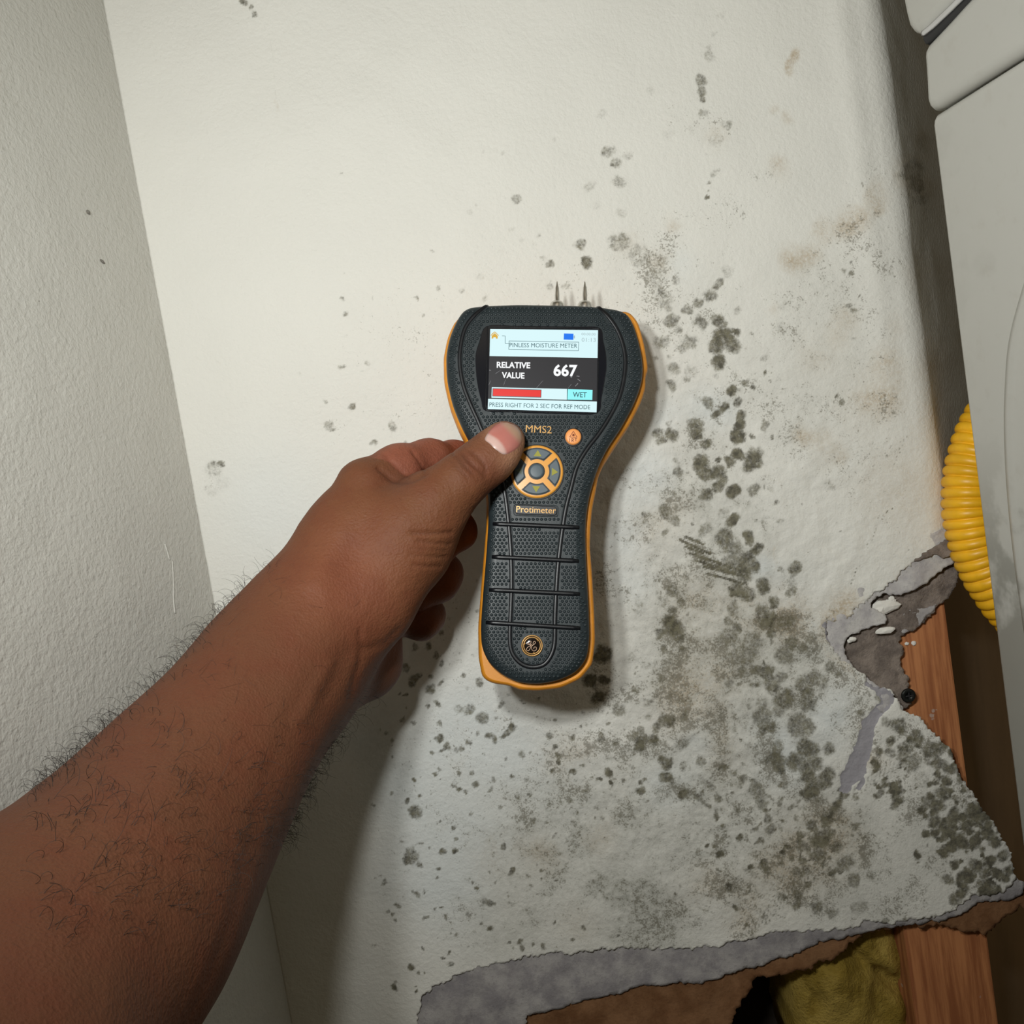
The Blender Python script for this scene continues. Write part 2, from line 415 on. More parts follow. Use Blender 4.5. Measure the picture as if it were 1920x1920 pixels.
spots([20,290,28,.35,80,250,22,.3,30,385,32,.35,40,550,30,.22,460,35,25,.35,590,100,25,.4,540,165,35,.22,520,340,26,.35,490,390,12,.5,490,430,10,.6,480,470,12,.9,
50,690,45,.45,120,745,35,.38,240,790,45,.28,180,865,35,.28,250,950,30,.42,325,895,28,.36,540,910,30,.6,590,850,35,.36,500,970,35,.55,440,1010,30,.5,
285,1030,25,.42,380,1045,30,.5,300,1095,40,.58,450,1105,42,.6,545,1100,38,.7,340,1145,25,.38,570,1165,45,.8,630,1155,25,.85,530,1225,45,.8,610,1220,50,.75,
540,1310,42,.85,640,1050,22,.38,390,1210,45,.42,245,1210,45,.42,310,1345,38,.48,400,1360,40,.3,300,1435,32,.48,610,1460,30,.85,680,1420,22,.6,720,1445,16,.65,
490,1525,35,.65,570,1545,30,.85,640,1520,25,.65,530,1580,25,.85,660,1590,28,.85,650,1635,28,1,640,1695,42,1,425,1640,45,.72,425,1690,35,.7,480,1730,28,.75,
230,1680,28,.6,300,1690,38,.75,245,1720,30,.62,645,1785,34,1,720,1820,60,.85,600,1820,30,.8,540,1815,18,.8,450,1830,45,.82,540,1880,40,.82,330,1880,30,.55,
480,1890,40,.8,780,1640,30,.5,715,1700,16,.7,820,1700,15,.7,780,1365,10,.7,775,1290,25,.3,1180,1520,18,.65,1150,1490,12,.6,1220,860,16,.55,1185,845,16,.35,
1210,1028,14,.65,1235,1048,16,.55,1260,970,8,.6,1220,800,8,.6,710,1170,12,.5,860,1140,40,.25,1230,1195,16,.35,1430,860,18,.25,880,1030,40,.22,1060,930,60,.2,
1540,330,70,.32,1560,400,50,.35,1600,470,40,.32,1600,190,60,.25,1500,350,40,.35], 1150, 200, 2.743)
spots([880,65,45,1,790,40,40,.8,720,90,40,.7,820,0,30,.8,875,240,42,1,820,200,40,.35,470,190,45,.58,350,205,30,.42,530,240,40,.45,470,320,22,.55,710,300,50,.45,
830,345,60,.66,970,345,40,.85,1020,415,40,.8,880,410,60,.6,960,480,60,.78,1010,520,40,.88,940,550,60,.75,860,500,60,.5,1100,550,45,.25,1250,530,45,.72,1165,540,25,.45,
1235,610,40,.35,1230,670,38,.58,1060,640,50,.68,900,650,50,.8,960,690,50,.6,1125,735,38,.85,1050,790,50,.6,880,780,38,.48,850,850,35,.42,905,885,30,.68,1090,840,60,.75,
1190,850,60,.55,1110,920,35,.7,1000,980,80,.42,940,1050,90,.42,850,950,80,.38,1180,1050,60,.55,1230,980,45,.55,1300,1010,35,.5,510,670,45,.48,450,720,40,.38,
520,780,30,.62,570,740,30,.5,490,850,40,.8,530,890,55,.8,440,920,35,.58,560,950,35,.7,460,1005,22,.5,575,1015,25,.5,600,570,30,.25,600,490,20,.25,310,760,50,.28,
270,1060,40,.25,360,1110,35,.3,450,1190,32,.42,285,1265,28,.48,410,1290,28,.36,500,1300,28,.36,370,1335,32,.42,580,1410,32,.55,480,1440,50,.68,420,1485,30,.62,
365,1420,22,.48,320,1500,28,.55,330,1560,45,.78,400,1550,35,.85,320,1600,35,.8,570,1580,45,.45,85,1560,32,.48,170,1580,22,.55,90,1050,60,.85,20,1200,45,.9,
105,1200,30,.9,70,1300,45,.9,1080,1150,50,.65,1110,1230,60,.65,1170,1180,40,.5,1180,1320,65,.75,1060,1340,40,.45,1320,1290,50,.6,1330,1350,50,.6,1390,1200,60,.48,
1280,1220,40,.48,1150,1390,40,.48,1050,1420,70,.55,1270,1470,80,.62,1310,1610,60,.8,1150,1600,40,.58,1150,1680,55,.75,1160,1740,30,.8,1250,1690,55,.75,
1360,1700,60,.68,1330,1770,55,.75,1450,1600,40,.6,1440,1790,60,.7,1350,1870,60,.7,1180,1820,40,.3,1030,1860,50,.6,450,1670,22,.8,480,1700,40,.78,580,1720,30,.48,
680,1680,35,.48,475,1785,38,.85,510,1820,15,.7,130,1755,28,.68,150,1810,15,.8,70,1795,16,.7,320,1820,16,.8,325,1865,25,.8,345,1800,15,.6,225,1800,18,.6,580,1885,35,.8,
1460,30,40,.3,1140,130,14,.5,1110,60,30,.3,1000,65,40,.5,1050,260,12,.7,1010,245,14,.5,1165,250,25,.35], 1100, 900, 3.2)
spots([490,35,22,.6,560,25,20,.7,600,75,20,.5,440,140,22,.6,490,190,28,.8,475,225,20,.7,565,185,18,.7,625,215,18,.6,565,250,30,.7,630,125,18,.6,735,180,14,.6,
825,220,25,.6,760,250,14,.4,405,280,12,.5,550,340,12,.7,600,325,20,.7,425,408,14,.5,615,430,16,.6,930,330,20,.6,825,395,16,.7,905,405,12,.5,990,450,20,.8,
960,480,20,.8,945,495,16,.7,870,495,20,.8,895,515,20,.8,615,505,22,.8,765,530,18,.65,815,482,12,.5,655,550,22,.8,730,560,18,.7,700,565,20,.5,625,567,12,.7,
580,580,14,.7,485,715,16,.9,715,688,16,.8,787,685,14,.7,797,740,18,.9,890,720,18,.6,595,690,11,.8,615,663,12,.6,715,767,16,.8,747,778,12,.8,680,750,10,.7,
880,768,12,.6,450,828,16,.7,515,800,14,.7,495,885,38,.7,930,857,12,.6,780,895,12,.7,688,965,13,.8,697,1027,14,.8,520,1045,12,.6,630,1088,20,.8,690,1080,16,.9,
475,1110,45,.6,515,1155,20,.7,450,1130,22,.8,612,1178,12,.7,945,1060,18,.6,990,1180,16,.8,1140,1185,14,.7,1070,1215,14,.6,1115,1155,10,.7,1140,1228,10,.7,
807,1270,14,.9,787,1248,9,.7,495,1305,18,.7,870,1350,25,.7,850,1340,20,.5,400,1365,18,.8,345,1400,14,.6,335,1240,20,.5,388,1440,14,.6,545,1425,16,.7,765,1415,16,.6,
645,1425,12,.7,620,1380,10,.7,590,1380,10,.7,875,1490,16,.8,830,1465,12,.6,1030,1550,18,.8,1040,1585,16,.7,970,1555,11,.8,990,1590,12,.7,1150,1570,20,.7,
1095,1570,10,.7,1295,1540,12,.8,1535,1520,10,.7,990,1360,14,.4,528,1587,9,.9,470,1685,18,.9,505,1712,9,.9,537,1712,9,.9,660,1610,10,.8,635,1640,8,.9,670,1665,18,.7,
385,1790,18,.9,385,1765,16,.6,490,1780,6,1,490,1805,8,1,1075,803,12,.8,1010,810,18,.5,985,700,12,.8,1060,718,14,.5,1195,670,16,.7,1295,670,18,.85,1230,630,14,.8,
1225,590,16,.8,1215,550,14,.7,1305,500,16,.8,1215,410,10,.7,1480,430,12,.7,1340,447,9,.8,1445,500,22,.6,1520,530,16,.6,1485,680,20,.95,1435,717,12,.8,
1495,730,12,.9,1565,720,12,.7,1040,585,20,.6,1180,495,20,.6,955,605,12,.6,1105,925,14,.6,1415,910,10,.7,970,905,10,.7,1260,855,8,.7,1635,545,25,.9], 600, 1200, 2.743, .95)
spots([440,110,35,.8,380,90,25,.6,590,110,45,.7,640,120,35,.6,720,200,50,.6,650,290,45,.5,300,260,40,.55,340,330,45,.6,480,230,30,.5,215,545,20,.9,75,435,15,.8,
110,475,13,.8,130,510,13,.8,10,600,14,.9,60,603,14,.9,100,650,22,.95,280,725,20,.9,140,840,28,.9,190,840,14,.8,280,855,12,.8,185,960,16,.8,500,600,20,.8,
590,600,40,.6,700,560,60,.85,680,650,50,.7,800,600,40,.6,850,700,60,.6,560,890,35,.7,560,950,35,.7,770,1000,40,.5,930,960,50,.4,1000,770,30,.4,650,480,40,.8,
740,430,40,.75,760,520,30,.8,900,800,45,.55,680,960,40,.6,470,700,20,.6,1400,100,40,.8,1470,130,45,.8,1340,90,30,.5,1430,280,50,.8,1330,330,35,.7,1400,350,50,.85,
1380,450,40,.9,1460,480,55,.95,1500,430,40,.9,1620,400,60,.9,1540,570,55,1,1630,560,40,1,1700,520,50,.9,1450,550,30,.7,1440,640,35,.9,1500,710,28,.9,1460,800,40,.8,
1560,790,40,.9,1630,720,45,.9,1690,840,40,.9,1770,765,15,1,1830,740,35,.8,1700,700,40,.8,1560,860,28,.8,1510,910,40,.7,1535,690,14,1,1790,650,40,.8,1250,100,60,.5,
1200,60,60,.5,1300,200,60,.35,1380,20,60,.75,1580,480,40,.95,1690,430,40,.9,1750,560,30,.9,1500,30,30,.8,1540,200,30,.6], 1320, 1400, 3.2, .95)
spots([100,900,50,.45,60,1000,60,.36,250,1150,60,.45,100,1250,70,.55,60,1380,60,.65,340,1200,40,.45,500,1430,40,.36,700,1400,70,.55,520,1550,40,.55,60,1650,80,.55,
250,1850,60,.65,100,1850,80,.7,850,1650,80,.7,1000,1750,70,.7,900,1850,70,.7,1100,1850,60,.6,760,1620,60,.5,780,1880,50,.5], 1500, 1000, 4.571)
spots([1352,28,9,.22,1340,62,7,.25,1330,105,12,.32,1331,92,9,.3,1315,152,12,.5,1317,172,10,.62,1316,188,7,.6,1318,212,10,.35,1128,215,12,.22,1140,285,14,.42,1155,305,12,.45,
1178,292,10,.25,1160,340,14,.42,1105,350,13,.28,1120,385,10,.22,1163,400,10,.28,1090,458,12,.6,1100,492,12,.78,1158,455,20,.42,1033,495,8,.55,1020,485,7,.28,
967,372,11,.42,1040,260,7,.25,880,400,7,.28,1030,537,9,.4,1062,537,10,.35,910,562,8,.35,1200,480,26,.3,1230,520,26,.28,1245,560,20,.36,458,3,8,.7,470,12,6,.5,
478,27,6,.5,400,880,18,.30,395,920,14,.24,415,870,6,.7,402,868,5,.6,418,905,16,.2,640,690,7,.5,660,760,8,.55,615,798,10,.4,622,806,6,.5,700,830,8,.4,735,800,10,.4,
760,835,8,.4,610,755,5,.4,690,680,6,.35,820,540,6,.4,780,560,5,.45,795,590,4,.4,648,588,6,.4,905,283,5,.25,943,288,6,.25,810,470,5,.3,640,325,4,.4,642,560,6,.35,
700,560,4,.3,560,700,5,.25,1010,440,6,.3,940,470,7,.2,960,430,8,.2,980,450,6,.22,900,520,8,.24,865,545,7,.3,1220,170,10,.22,1255,250,14,.2,1300,240,14,.18,
1360,235,10,.34,1340,265,14,.25,1280,655,10,.4,880,1330,12,.6,905,1345,12,.6,860,1330,10,.4,1160,1330,14,.5,1190,1380,12,.5], 0, 0, 1.0)
# scratches, brushed lines, dotted trails
def stroke(P, wdt, s, c='line', dotted=False):
    Q = resample(P, max(3, int(np.linalg.norm(np.diff(np.array(P, float), axis=0), axis=1).sum()/(7 if dotted else 1.5))))
    for i, (x, y) in enumerate(Q):
        ww = wdt*random.uniform(.6, 1.25)
        dab(c, x+random.uniform(-.6, .6)*(4 if dotted else 1), y+random.uniform(-.6, .6), ww, ww, s*random.uniform(.6, 1), .5)
for a in ([(560,360),(740,440)],[(590,400),(700,440)],[(620,440),(800,500)],[(650,480),(900,560)],[(700,520),(950,580)],[(720,560),(960,625)],[(850,650),(960,695)],[(860,690),(1000,705)],[(780,500),(930,545)],[(590,340),(700,385)]):
    stroke([(1100+x/3.2, 900+y/3.2) for x, y in a], 2.7, .95)
stroke([(1169, 977), (1207, 975)], 1.2, .6)
stroke([(1672, 953), (1650, 972), (1612, 1060), (1597, 1094)], 1.8, .75, dotted=True)
stroke([(1690, 830), (1700, 815), (1672, 880), (1660, 905)], 1.6, .6, dotted=True)
stroke([(1512, 870), (1478, 905)], 1.3, .5, dotted=True)
stroke([(1560, 720), (1575, 750), (1590, 775)], 2.4, .5, dotted=True)
stroke([(505, 60), (512, 110), (518, 200)], 1.6, .22)
stroke([(517, 192), (519, 210)], 2.6, .3, 'tan')
stroke([(1450, 1025), (1455, 1070), (1465, 1072)], 1.5, .55, 'tan')
stroke([(1495, 95), (1482, 120), (1478, 140)], 6, .45, 'tan')
stroke([(1380, 980), (1440, 985)], 1.5, .3, dotted=True); stroke([(1430, 905), (1452, 990)], 1.5, .4, dotted=True)
for k in range(26):                                      # combed marks along the lower edge
    x = 1395+k*6; y = 1735-k*5.2
    stroke([(x, y+random.uniform(-6, 6)), (x+13, y+20+random.uniform(-5, 5))], 1.8, .6)
for k in range(34):
    x = 1290+random.uniform(0, 160); y = 1590+random.uniform(0, 130)
    stroke([(x, y), (x+26, y+9)], 1.8, .5)
for k in range(22):
    x = 1590+k*6; y = 1485-k*4.2
    stroke([(x, y), (x+9, y+15)], 1.8, .5)
stroke([(1582, 1486), (1570, 1508), (1556, 1530), (1548, 1552)], 6, .8, 'spot')
stroke([(1433, 1240), (1432, 1262), (1440, 1285), (1452, 1300)], 3.5, .8, 'spot')
stroke([(1440, 1170), (1448, 1190), (1446, 1210)], 4, .7, 'spot')
for k in range(10):
    x = 1545+k*5.5; y = 1215+k*3.5
    stroke([(x, y), (x+16, y+26)], 1.1, .45, 'tan')
# tan stains
def dabs(c, data, ox=0, oy=0, s=1.0):
    for i in range(0, len(data), 4):
        x, y, r, st = data[i:i+4]
        for k in range(4):
            q = r/s*random.uniform(.5, .9)
            dab(c, ox+x/s+random.uniform(-.5, .5)*r/s, oy+y/s+random.uniform(-.5, .5)*r/s, q, q*random.uniform(.7, 1.2), st*.45, .8)
dabs('tan', [850,310,45,.8,900,60,35,.4,830,20,25,.3,1340,460,60,.8,1360,540,40,.8,1200,620,60,.7,1080,640,60,.5,930,800,60,.7,1000,770,60,.5,1250,580,80,.6,1450,1330,80,.6,
 1400,1450,90,.6,1300,1500,60,.5,970,1700,50,.75,1080,1740,70,.55,1180,1800,40,.4,1150,1190,60,.45,1200,1100,80,.35,830,1050,35,.4,310,620,40,.5,540,170,60,.3,240,790,70,.3,
 1450,1120,60,.25,1550,340,90,.7,1620,430,60,.6,1600,200,60,.5,1660,900,120,.3,60,700,60,.3,1050,1300,120,.2,1620,1350,80,.3], 1150, 200, 2.743)
dabs('tan', [1490,1150,50,.6,1560,1165,35,.9,1590,1140,30,.7,1420,1160,60,.4,1300,1140,60,.3,1330,1270,70,.3,1360,1400,60,.25,1300,1300,80,.2,1530,1600,80,.35,1450,1650,80,.4,1130,1570,30,.5,
 1010,1600,40,.4,920,1590,40,.4,1250,1350,60,.25,1640,1430,20,.6,1620,1370,14,.6,1085,1730,40,.3,1400,1720,40,.45,1560,1570,60,.4,1240,980,60,.25,1690,900,60,.3,1640,760,60,.2,
 765,1660,60,.15,1310,1650,50,.3,1060,1420,50,.3])
# speckle density
dabs('dens', [1200,470,50,.6,1260,430,45,.6,1320,405,40,.65,1370,385,35,.6,1430,345,36,.5,1460,320,30,.5,1240,480,60,.55,1290,500,60,.45,1180,520,60,.5,1230,600,60,.5,1390,460,40,.2,
 1640,340,50,.5,1600,420,60,.55,1570,470,50,.55,1540,540,70,.5,1590,560,70,.4,1650,480,60,.45,1500,600,60,.45,1560,650,70,.42,1620,600,60,.36,1460,590,40,.4,1660,700,60,.4,
 1580,760,60,.4,1480,700,70,.4,1500,800,70,.42,1660,770,50,.4,1440,860,60,.42,1540,860,70,.3,1620,860,60,.3,1400,950,70,.4,1500,950,70,.28,1600,960,60,.25,1350,700,100,.5,
 1290,620,80,.42,1280,800,90,.45,1330,860,90,.45,1250,900,90,.42,1200,950,90,.55,1180,1030,90,.62,1230,1040,80,.6,1190,1120,90,.6,1260,1130,90,.6,1350,1050,90,.6,1420,1080,80,.42,
 1300,1200,110,.66,1380,1200,110,.8,1460,1210,100,.8,1250,1260,110,.65,1350,1300,110,.66,1450,1330,110,.72,1540,1290,90,.8,1600,1330,60,.5,1480,1170,60,.8,1540,1190,40,.6,1170,1220,80,.6,
 1330,1420,120,.6,1430,1450,110,.62,1520,1430,90,.75,1230,1430,120,.62,1130,1420,110,.5,1040,1420,100,.4,960,1500,120,.38,1060,1560,120,.48,1170,1560,120,.58,1280,1560,120,.56,
 1380,1560,120,.66,1480,1560,110,.8,1560,1520,90,.6,1620,1500,80,.66,1690,1420,70,.8,1740,1450,70,.85,1780,1530,80,.85,1830,1610,70,.8,1650,1600,100,.5,1560,1640,100,.75,
 1460,1660,110,.7,1350,1680,110,.6,1230,1690,110,.5,1100,1690,110,.5,1000,1690,100,.4,900,1640,110,.34,880,1740,90,.36,1200,1750,60,.5,1600,1700,60,.5,1700,1660,80,.5,1780,1650,60,.7,
 860,1450,110,.26,800,1560,100,.24,820,1350,90,.25,900,1380,90,.3,1000,1330,80,.3,880,1130,90,.3,880,1230,90,.22,700,700,90,.16,780,600,90,.16,800,760,70,.2,400,900,26,.45,620,800,26,.4,
 1000,520,90,.18,900,480,100,.12,1090,560,60,.2,1360,230,40,.5,1330,250,40,.4,1280,230,40,.3,1320,180,20,.5,515,120,14,.3,1640,1400,40,.3,1665,1330,50,.8,1700,1370,50,.8,760,640,90,.14,
 1360,620,60,.4,1330,560,60,.35,1450,730,70,.35,1660,950,60,.3,1700,840,40,.3,1740,350,60,.4,1720,400,50,.4])
# grey wash and chalky bloom
dabs('wash', [1330,930,90,.35,1350,1000,90,.5,1360,1100,100,.6,1370,1200,120,.9,1400,1250,110,.8,1300,1180,110,.7,1260,1300,110,.5,1350,1340,110,.5,1480,1330,110,.5,1540,1260,70,.4,1300,1440,120,.5,
 1450,1500,110,.5,1170,1540,130,.6,1050,1560,120,.5,1280,1600,120,.6,1400,1640,110,.6,1540,1600,100,.7,1600,1650,90,.5,1700,1600,100,.3,1800,1560,80,.5,1150,1690,120,.6,1000,1700,110,.5,
 900,1600,120,.35,1200,1080,90,.4,1180,960,80,.3,1320,820,90,.25,1570,1560,60,.6,1250,1720,100,.5,720,1350,60,.4,740,1480,60,.3,1520,520,70,.2,1560,640,80,.16,1500,760,80,.16])
dabs('bloom', [1200,880,60,.8,1150,1000,60,.7,1170,1100,50,.5,860,1350,100,.7,900,1420,100,.7,800,1420,80,.6,800,1530,90,.7,870,1560,90,.6,790,1650,80,.7,850,1700,80,.6,760,1480,60,.6,1310,1370,50,.4,
 1480,1420,60,.7,1440,1380,50,.7,1540,1370,50,.6,1320,780,40,.5,1360,770,30,.5,1240,1450,60,.4,1000,1450,100,.4,520,940,120,.4,1230,760,40,.6,1470,1100,60,.2,1560,1330,50,.5,
 1520,1180,30,.4,1280,500,40,.3,700,1400,60,.4,1430,1060,24,.7])
# many small colonies scattered by region
for (x0, y0, x1, y1, n, rmin, rmax, s) in ((700, 1300, 1100, 1780, 260, 1.4, 4.6, .62), (1050, 1300, 1350, 1740, 200, 1.4, 4.6, .5), (1180, 560, 1420, 1180, 150, 2, 8, .38),
      (820, 1000, 1130, 1320, 70, 3, 8, .5), (1420, 560, 1720, 1050, 120, 1.2, 3.4, .45), (620, 380, 1080, 820, 110, 1.5, 5, .2), (1300, 1250, 1540, 1560, 120, 3, 11, .55),
      (1640, 1380, 1880, 1680, 300, 2, 10, .95), (1400, 1480, 1700, 1740, 260, 1.5, 8, .7), (1760, 1480, 1900, 1670, 160, 3, 11, 1.1), (1140, 1180, 1420, 1500, 130, 2, 9, .38), (760, 430, 1100, 570, 60, 2, 6, .22)):
    for k in range(n):
        x = random.uniform(x0, x1); y = random.uniform(y0, y1); r = rmin+(rmax-rmin)*random.random()**2.2
        if fbm(np.array([x/70.]), np.array([y/70.]), 3, 2)[0] < .44: continue
        dab('spot', x, y, r*random.uniform(.8, 1.3), r, s*random.uniform(.5, 1.1), .35, random.uniform(0, 3))
# grey-paper scuffs in the paint layer
for P, ws in (([(1662, 1318), (1640, 1340), (1625, 1370), (1618, 1400), (1608, 1440), (1592, 1462), (1582, 1482)], [10, 12, 14, 16, 20, 15, 8]),
              ([(1550, 1172), (1556, 1190), (1564, 1206), (1580, 1228)], [6, 9, 8, 5]), ([(1630, 1278), (1650, 1296), (1668, 1312)], [8, 9, 10]),
              ([(1620, 1462), (1612, 1480)], [5, 3])):
    Q = resample(np.c_[np.array(P, float), ws], 40)
    for x, y, wd in Q: dab('scuff', x, y, wd, wd, 1.0, .12)
warp = 4.0
sx = PX+OFF+(fbm(PX/11, PY/11, 21, 3)-.5)*warp*2.6; sy = PY+OFF+(fbm(PX/11, PY/11, 41, 3)-.5)*warp*2.6
def samp(c, wx=sx, wy=sy):
    A = can[c]; x = np.clip(wx, 0, CW-2.01); y = np.clip(wy, 0, CW-2.01)
    xi = x.astype(int); yi = y.astype(int); fx = x-xi; fy = y-yi
    return (A[yi, xi]*(1-fx)+A[yi, xi+1]*fx)*(1-fy)+(A[yi+1, xi]*(1-fx)+A[yi+1, xi+1]*fx)*fy
S = {k: samp(k) for k in can}
S['spot'] = np.clip(S['spot']*(.60+.80*fbm(PX/7, PY/7, 77, 3)), 0, 1.1)
rim = np.clip(1-np.abs(S['spot']-.42)/.22, 0, 1)*.10
S['spot'] = S['spot']+rim*(S['spot'] > .15)
S['spot'] = np.maximum(S['spot'], samp('line', PX+OFF, PY+OFF)*1.1)
big = np.clip((fbm(PX/45, PY/45, 61, 4)-.26)*2.4, .35, 1.3)
S['dens'] = np.clip(S['dens']*big, 0, 1); S['wash'] = np.clip(S['wash']*(.3+.8*big), 0, 1); S['tan'] = S['tan']*np.clip(big+.2, 0, 1.2)
S['bloom'] = S['bloom']*np.clip(1.3-S['dens'], 0, 1)
rel = rel-S['scuff']*.0006
Vx = X+nx[None]*rel; Vy = Y+ny[None]*rel
nzv, nuv = X.shape
idx = np.arange(nzv*nuv).reshape(nzv, nuv)
qx = .25*(PX[:-1, :-1]+PX[1:, :-1]+PX[:-1, 1:]+PX[1:, 1:]); qy = .25*(PY[:-1, :-1]+PY[1:, :-1]+PY[:-1, 1:]+PY[1:, 1:])
keep = ~poly_in(TORNJ, qx, qy)
Q = np.stack([idx[:-1, :-1], idx[:-1, 1:], idx[1:, 1:], idx[1:, :-1]], -1)[keep]
# boundary of the torn edge
kp = np.pad(keep, 1)
vany = np.zeros(X.shape, bool); vall = np.ones(X.shape, bool)
for a in (0, 1):
    for b in (0, 1):
        s_ = kp[a:a+nzv, b:b+nuv]; vany |= s_; vall &= s_
vb = vany & ~vall
vb[0, :] = vb[-1, :] = False; vb[:, 0] = vb[:, -1] = False
bi, bj = np.where(vb)
A_ = TORNJ; B_ = np.roll(TORNJ, -1, 0)
p = np.stack([PX[bi, bj], PY[bi, bj]], 1)
best = np.full(len(p), 1e9); bp = p.copy()
for a, b in zip(A_, B_):
    ab = b-a; t = np.clip(((p-a)@ab)/(ab@ab+1e-9), 0, 1); q = a+t[:, None]*ab
    d = np.hypot(*(p-q).T); m_ = d < best; best[m_] = d[m_]; bp[m_] = q[m_]
sel = (best < 4.2) & (us[bj] < flat)
for i, j, (x, y) in zip(bi[sel], bj[sel], bp[sel]):
    P_ = onY(x, y, 0); Vx[i, j] = P_[0]; Z[i, j] = P_[2]
VV = np.stack([Vx, Vy, Z], -1).reshape(-1, 3)
used = np.unique(Q); remap = np.full(len(VV), -1); remap[used] = np.arange(len(used))
Qm = remap[Q]; Vm = VV[used]
# turned-in lip along the tear (board thickness of the paint and skim)
e = np.concatenate([Qm[:, [0, 1]], Qm[:, [1, 2]], Qm[:, [2, 3]], Qm[:, [3, 0]]])
key = np.sort(e, 1); kk = key[:, 0].astype(np.int64)*len(Vm)+key[:, 1]
u_, inv, cnt = np.unique(kk, return_inverse=True, return_counts=True)
be = e[cnt[inv] == 1]
bv = np.unique(be); lm = np.full(len(Vm), -1); lm[bv] = len(Vm)+np.arange(len(bv))
lip = Vm[bv].copy(); lip[:, 1] += .0007
Qlip = np.stack([be[:, 1], be[:, 0], lm[be[:, 0]], lm[be[:, 1]]], 1)
wall = fastmesh('wall_back', np.vstack([Vm, lip]), np.vstack([Qm, Qlip]), M_wall, kind='structure')
wall['label'] = 'white painted drywall with black mould and a torn lower edge'
def two(a): a = a.reshape(-1)[used]; return np.r_[a, a[bv]]
one = np.ones(len(Vm)+len(bv))
attr(wall, 'stain', np.stack([two(S['spot']), two(S['dens']), two(S['tan']), one], 1))
attr(wall, 'wear', np.stack([two(S['wash']), two(S['scuff']), two(S['bloom']), one], 1))

# --- torn inner layers
def sheet(name, poly, y0, cell, mat, thick=.0006, amp=2.5, seed=1, bend=0.0, rough=.0012, parent=wall, jstep=4, slope=None, **pr):
    PJ = jag(poly, jstep, amp, seed)
    W = np.array([onY(x, y, y0) for x, y in PJ])
    gx = np.arange(W[:, 0].min()-cell, W[:, 0].max()+cell*2, cell); gz = np.arange(W[:, 2].min()-cell, W[:, 2].max()+cell*2, cell)
    gx, gz = np.meshgrid(gx, gz); gy = np.full(gx.shape, y0)
    cx = .25*(gx[:-1, :-1]+gx[1:, :-1]+gx[:-1, 1:]+gx[1:, 1:]); cz = .25*(gz[:-1, :-1]+gz[1:, :-1]+gz[:-1, 1:]+gz[1:, 1:])
    kp_ = poly_in(W[:, [0, 2]], cx, cz)
    h, w_ = gx.shape; ii = np.arange(h*w_).reshape(h, w_)
    Qs = np.stack([ii[:-1, :-1], ii[:-1, 1:], ii[1:, 1:], ii[1:, :-1]], -1)[kp_]
    us_ = np.unique(Qs); P2 = np.stack([gx, gy, gz], -1).reshape(-1, 3)[us_]
    rm = np.full(h*w_, -1); rm[us_] = np.arange(len(us_)); Qs = rm[Qs]
    e_ = np.concatenate([Qs[:, [0, 1]], Qs[:, [1, 2]], Qs[:, [2, 3]], Qs[:, [3, 0]]])
    k_ = np.sort(e_, 1); k2 = k_[:, 0].astype(np.int64)*len(P2)+k_[:, 1]
    _, iv, ct = np.unique(k2, return_inverse=True, return_counts=True); b_ = e_[ct[iv] == 1]; bv_ = np.unique(b_)
    pw = W[:, [0, 2]]; A2 = pw; B2 = np.roll(pw, -1, 0); pp = P2[bv_][:, [0, 2]]
    be_ = np.full(len(pp), 1e9); bq = pp.copy()
    for a, b in zip(A2, B2):
        ab = b-a; t = np.clip(((pp-a)@ab)/(ab@ab+1e-12), 0, 1); q = a+t[:, None]*ab
        d = np.hypot(*(pp-q).T); m_ = d < be_; be_[m_] = d[m_]; bq[m_] = q[m_]
    P2[bv_, 0] = bq[:, 0]; P2[bv_, 2] = bq[:, 1]
    P2[:, 1] += (fbm(P2[:, 0]*60, P2[:, 2]*60, seed+9, 4)-.5)*rough*2
    if slope is not None: P2[:, 1] += slope(P2)
    bk = P2[bv_].copy(); bk[:, 1] += thick
    l2 = np.full(len(P2), -1); l2[bv_] = len(P2)+np.arange(len(bv_))
    Q2 = np.stack([b_[:, 1], b_[:, 0], l2[b_[:, 0]], l2[b_[:, 1]]], 1)
    return fastmesh(name, np.vstack([P2, bk]), np.vstack([Qs, Q2]), mat, parent, **pr)
L1b = [(900,2560),(780,2000),(770,1840),(830,1790),(1000,1750),(1300,1730),(1600,1690),(1800,1650),(1880,1640),(1925,1655),(1918,1672),(1890,1690),(1840,1693),(1800,1713),(1760,1727),(1700,1733),
 (1650,1742),(1600,1755),(1539,1766),(1495,1785),(1440,1808),(1400,1818),(1320,1843),(1210,1846),(1137,1866),(1065,1888),(988,1903),(975,1960),(1010,2200),(1060,2560)]
sheet('grey_paper_layer', L1b, .0012, .0016, M_gyp, seed=5, amp=3)
L2b = [(1000,2560),(900,2000),(930,1860),(1200,1800),(1450,1760),(1640,1710),(1800,1680),(1925,1650),(1935,1690),(1900,1704),(1885,1712),(1872,1730),(1860,1744),(1839,1750),(1822,1752),(1804,1747),(1782,1736),(1695,1738),(1640,1743),
 (1595,1772),(1560,1795),(1520,1812),(1470,1828),(1439,1833),(1418,1838),(1404,1852),(1395,1880),(1376,1895),(1368,1990),(1330,2100),(1240,2250),(1200,2560)]
sheet('brown_paper_layer', L2b, .0042, .0018, M_back, seed=15, amp=5, rough=.002)
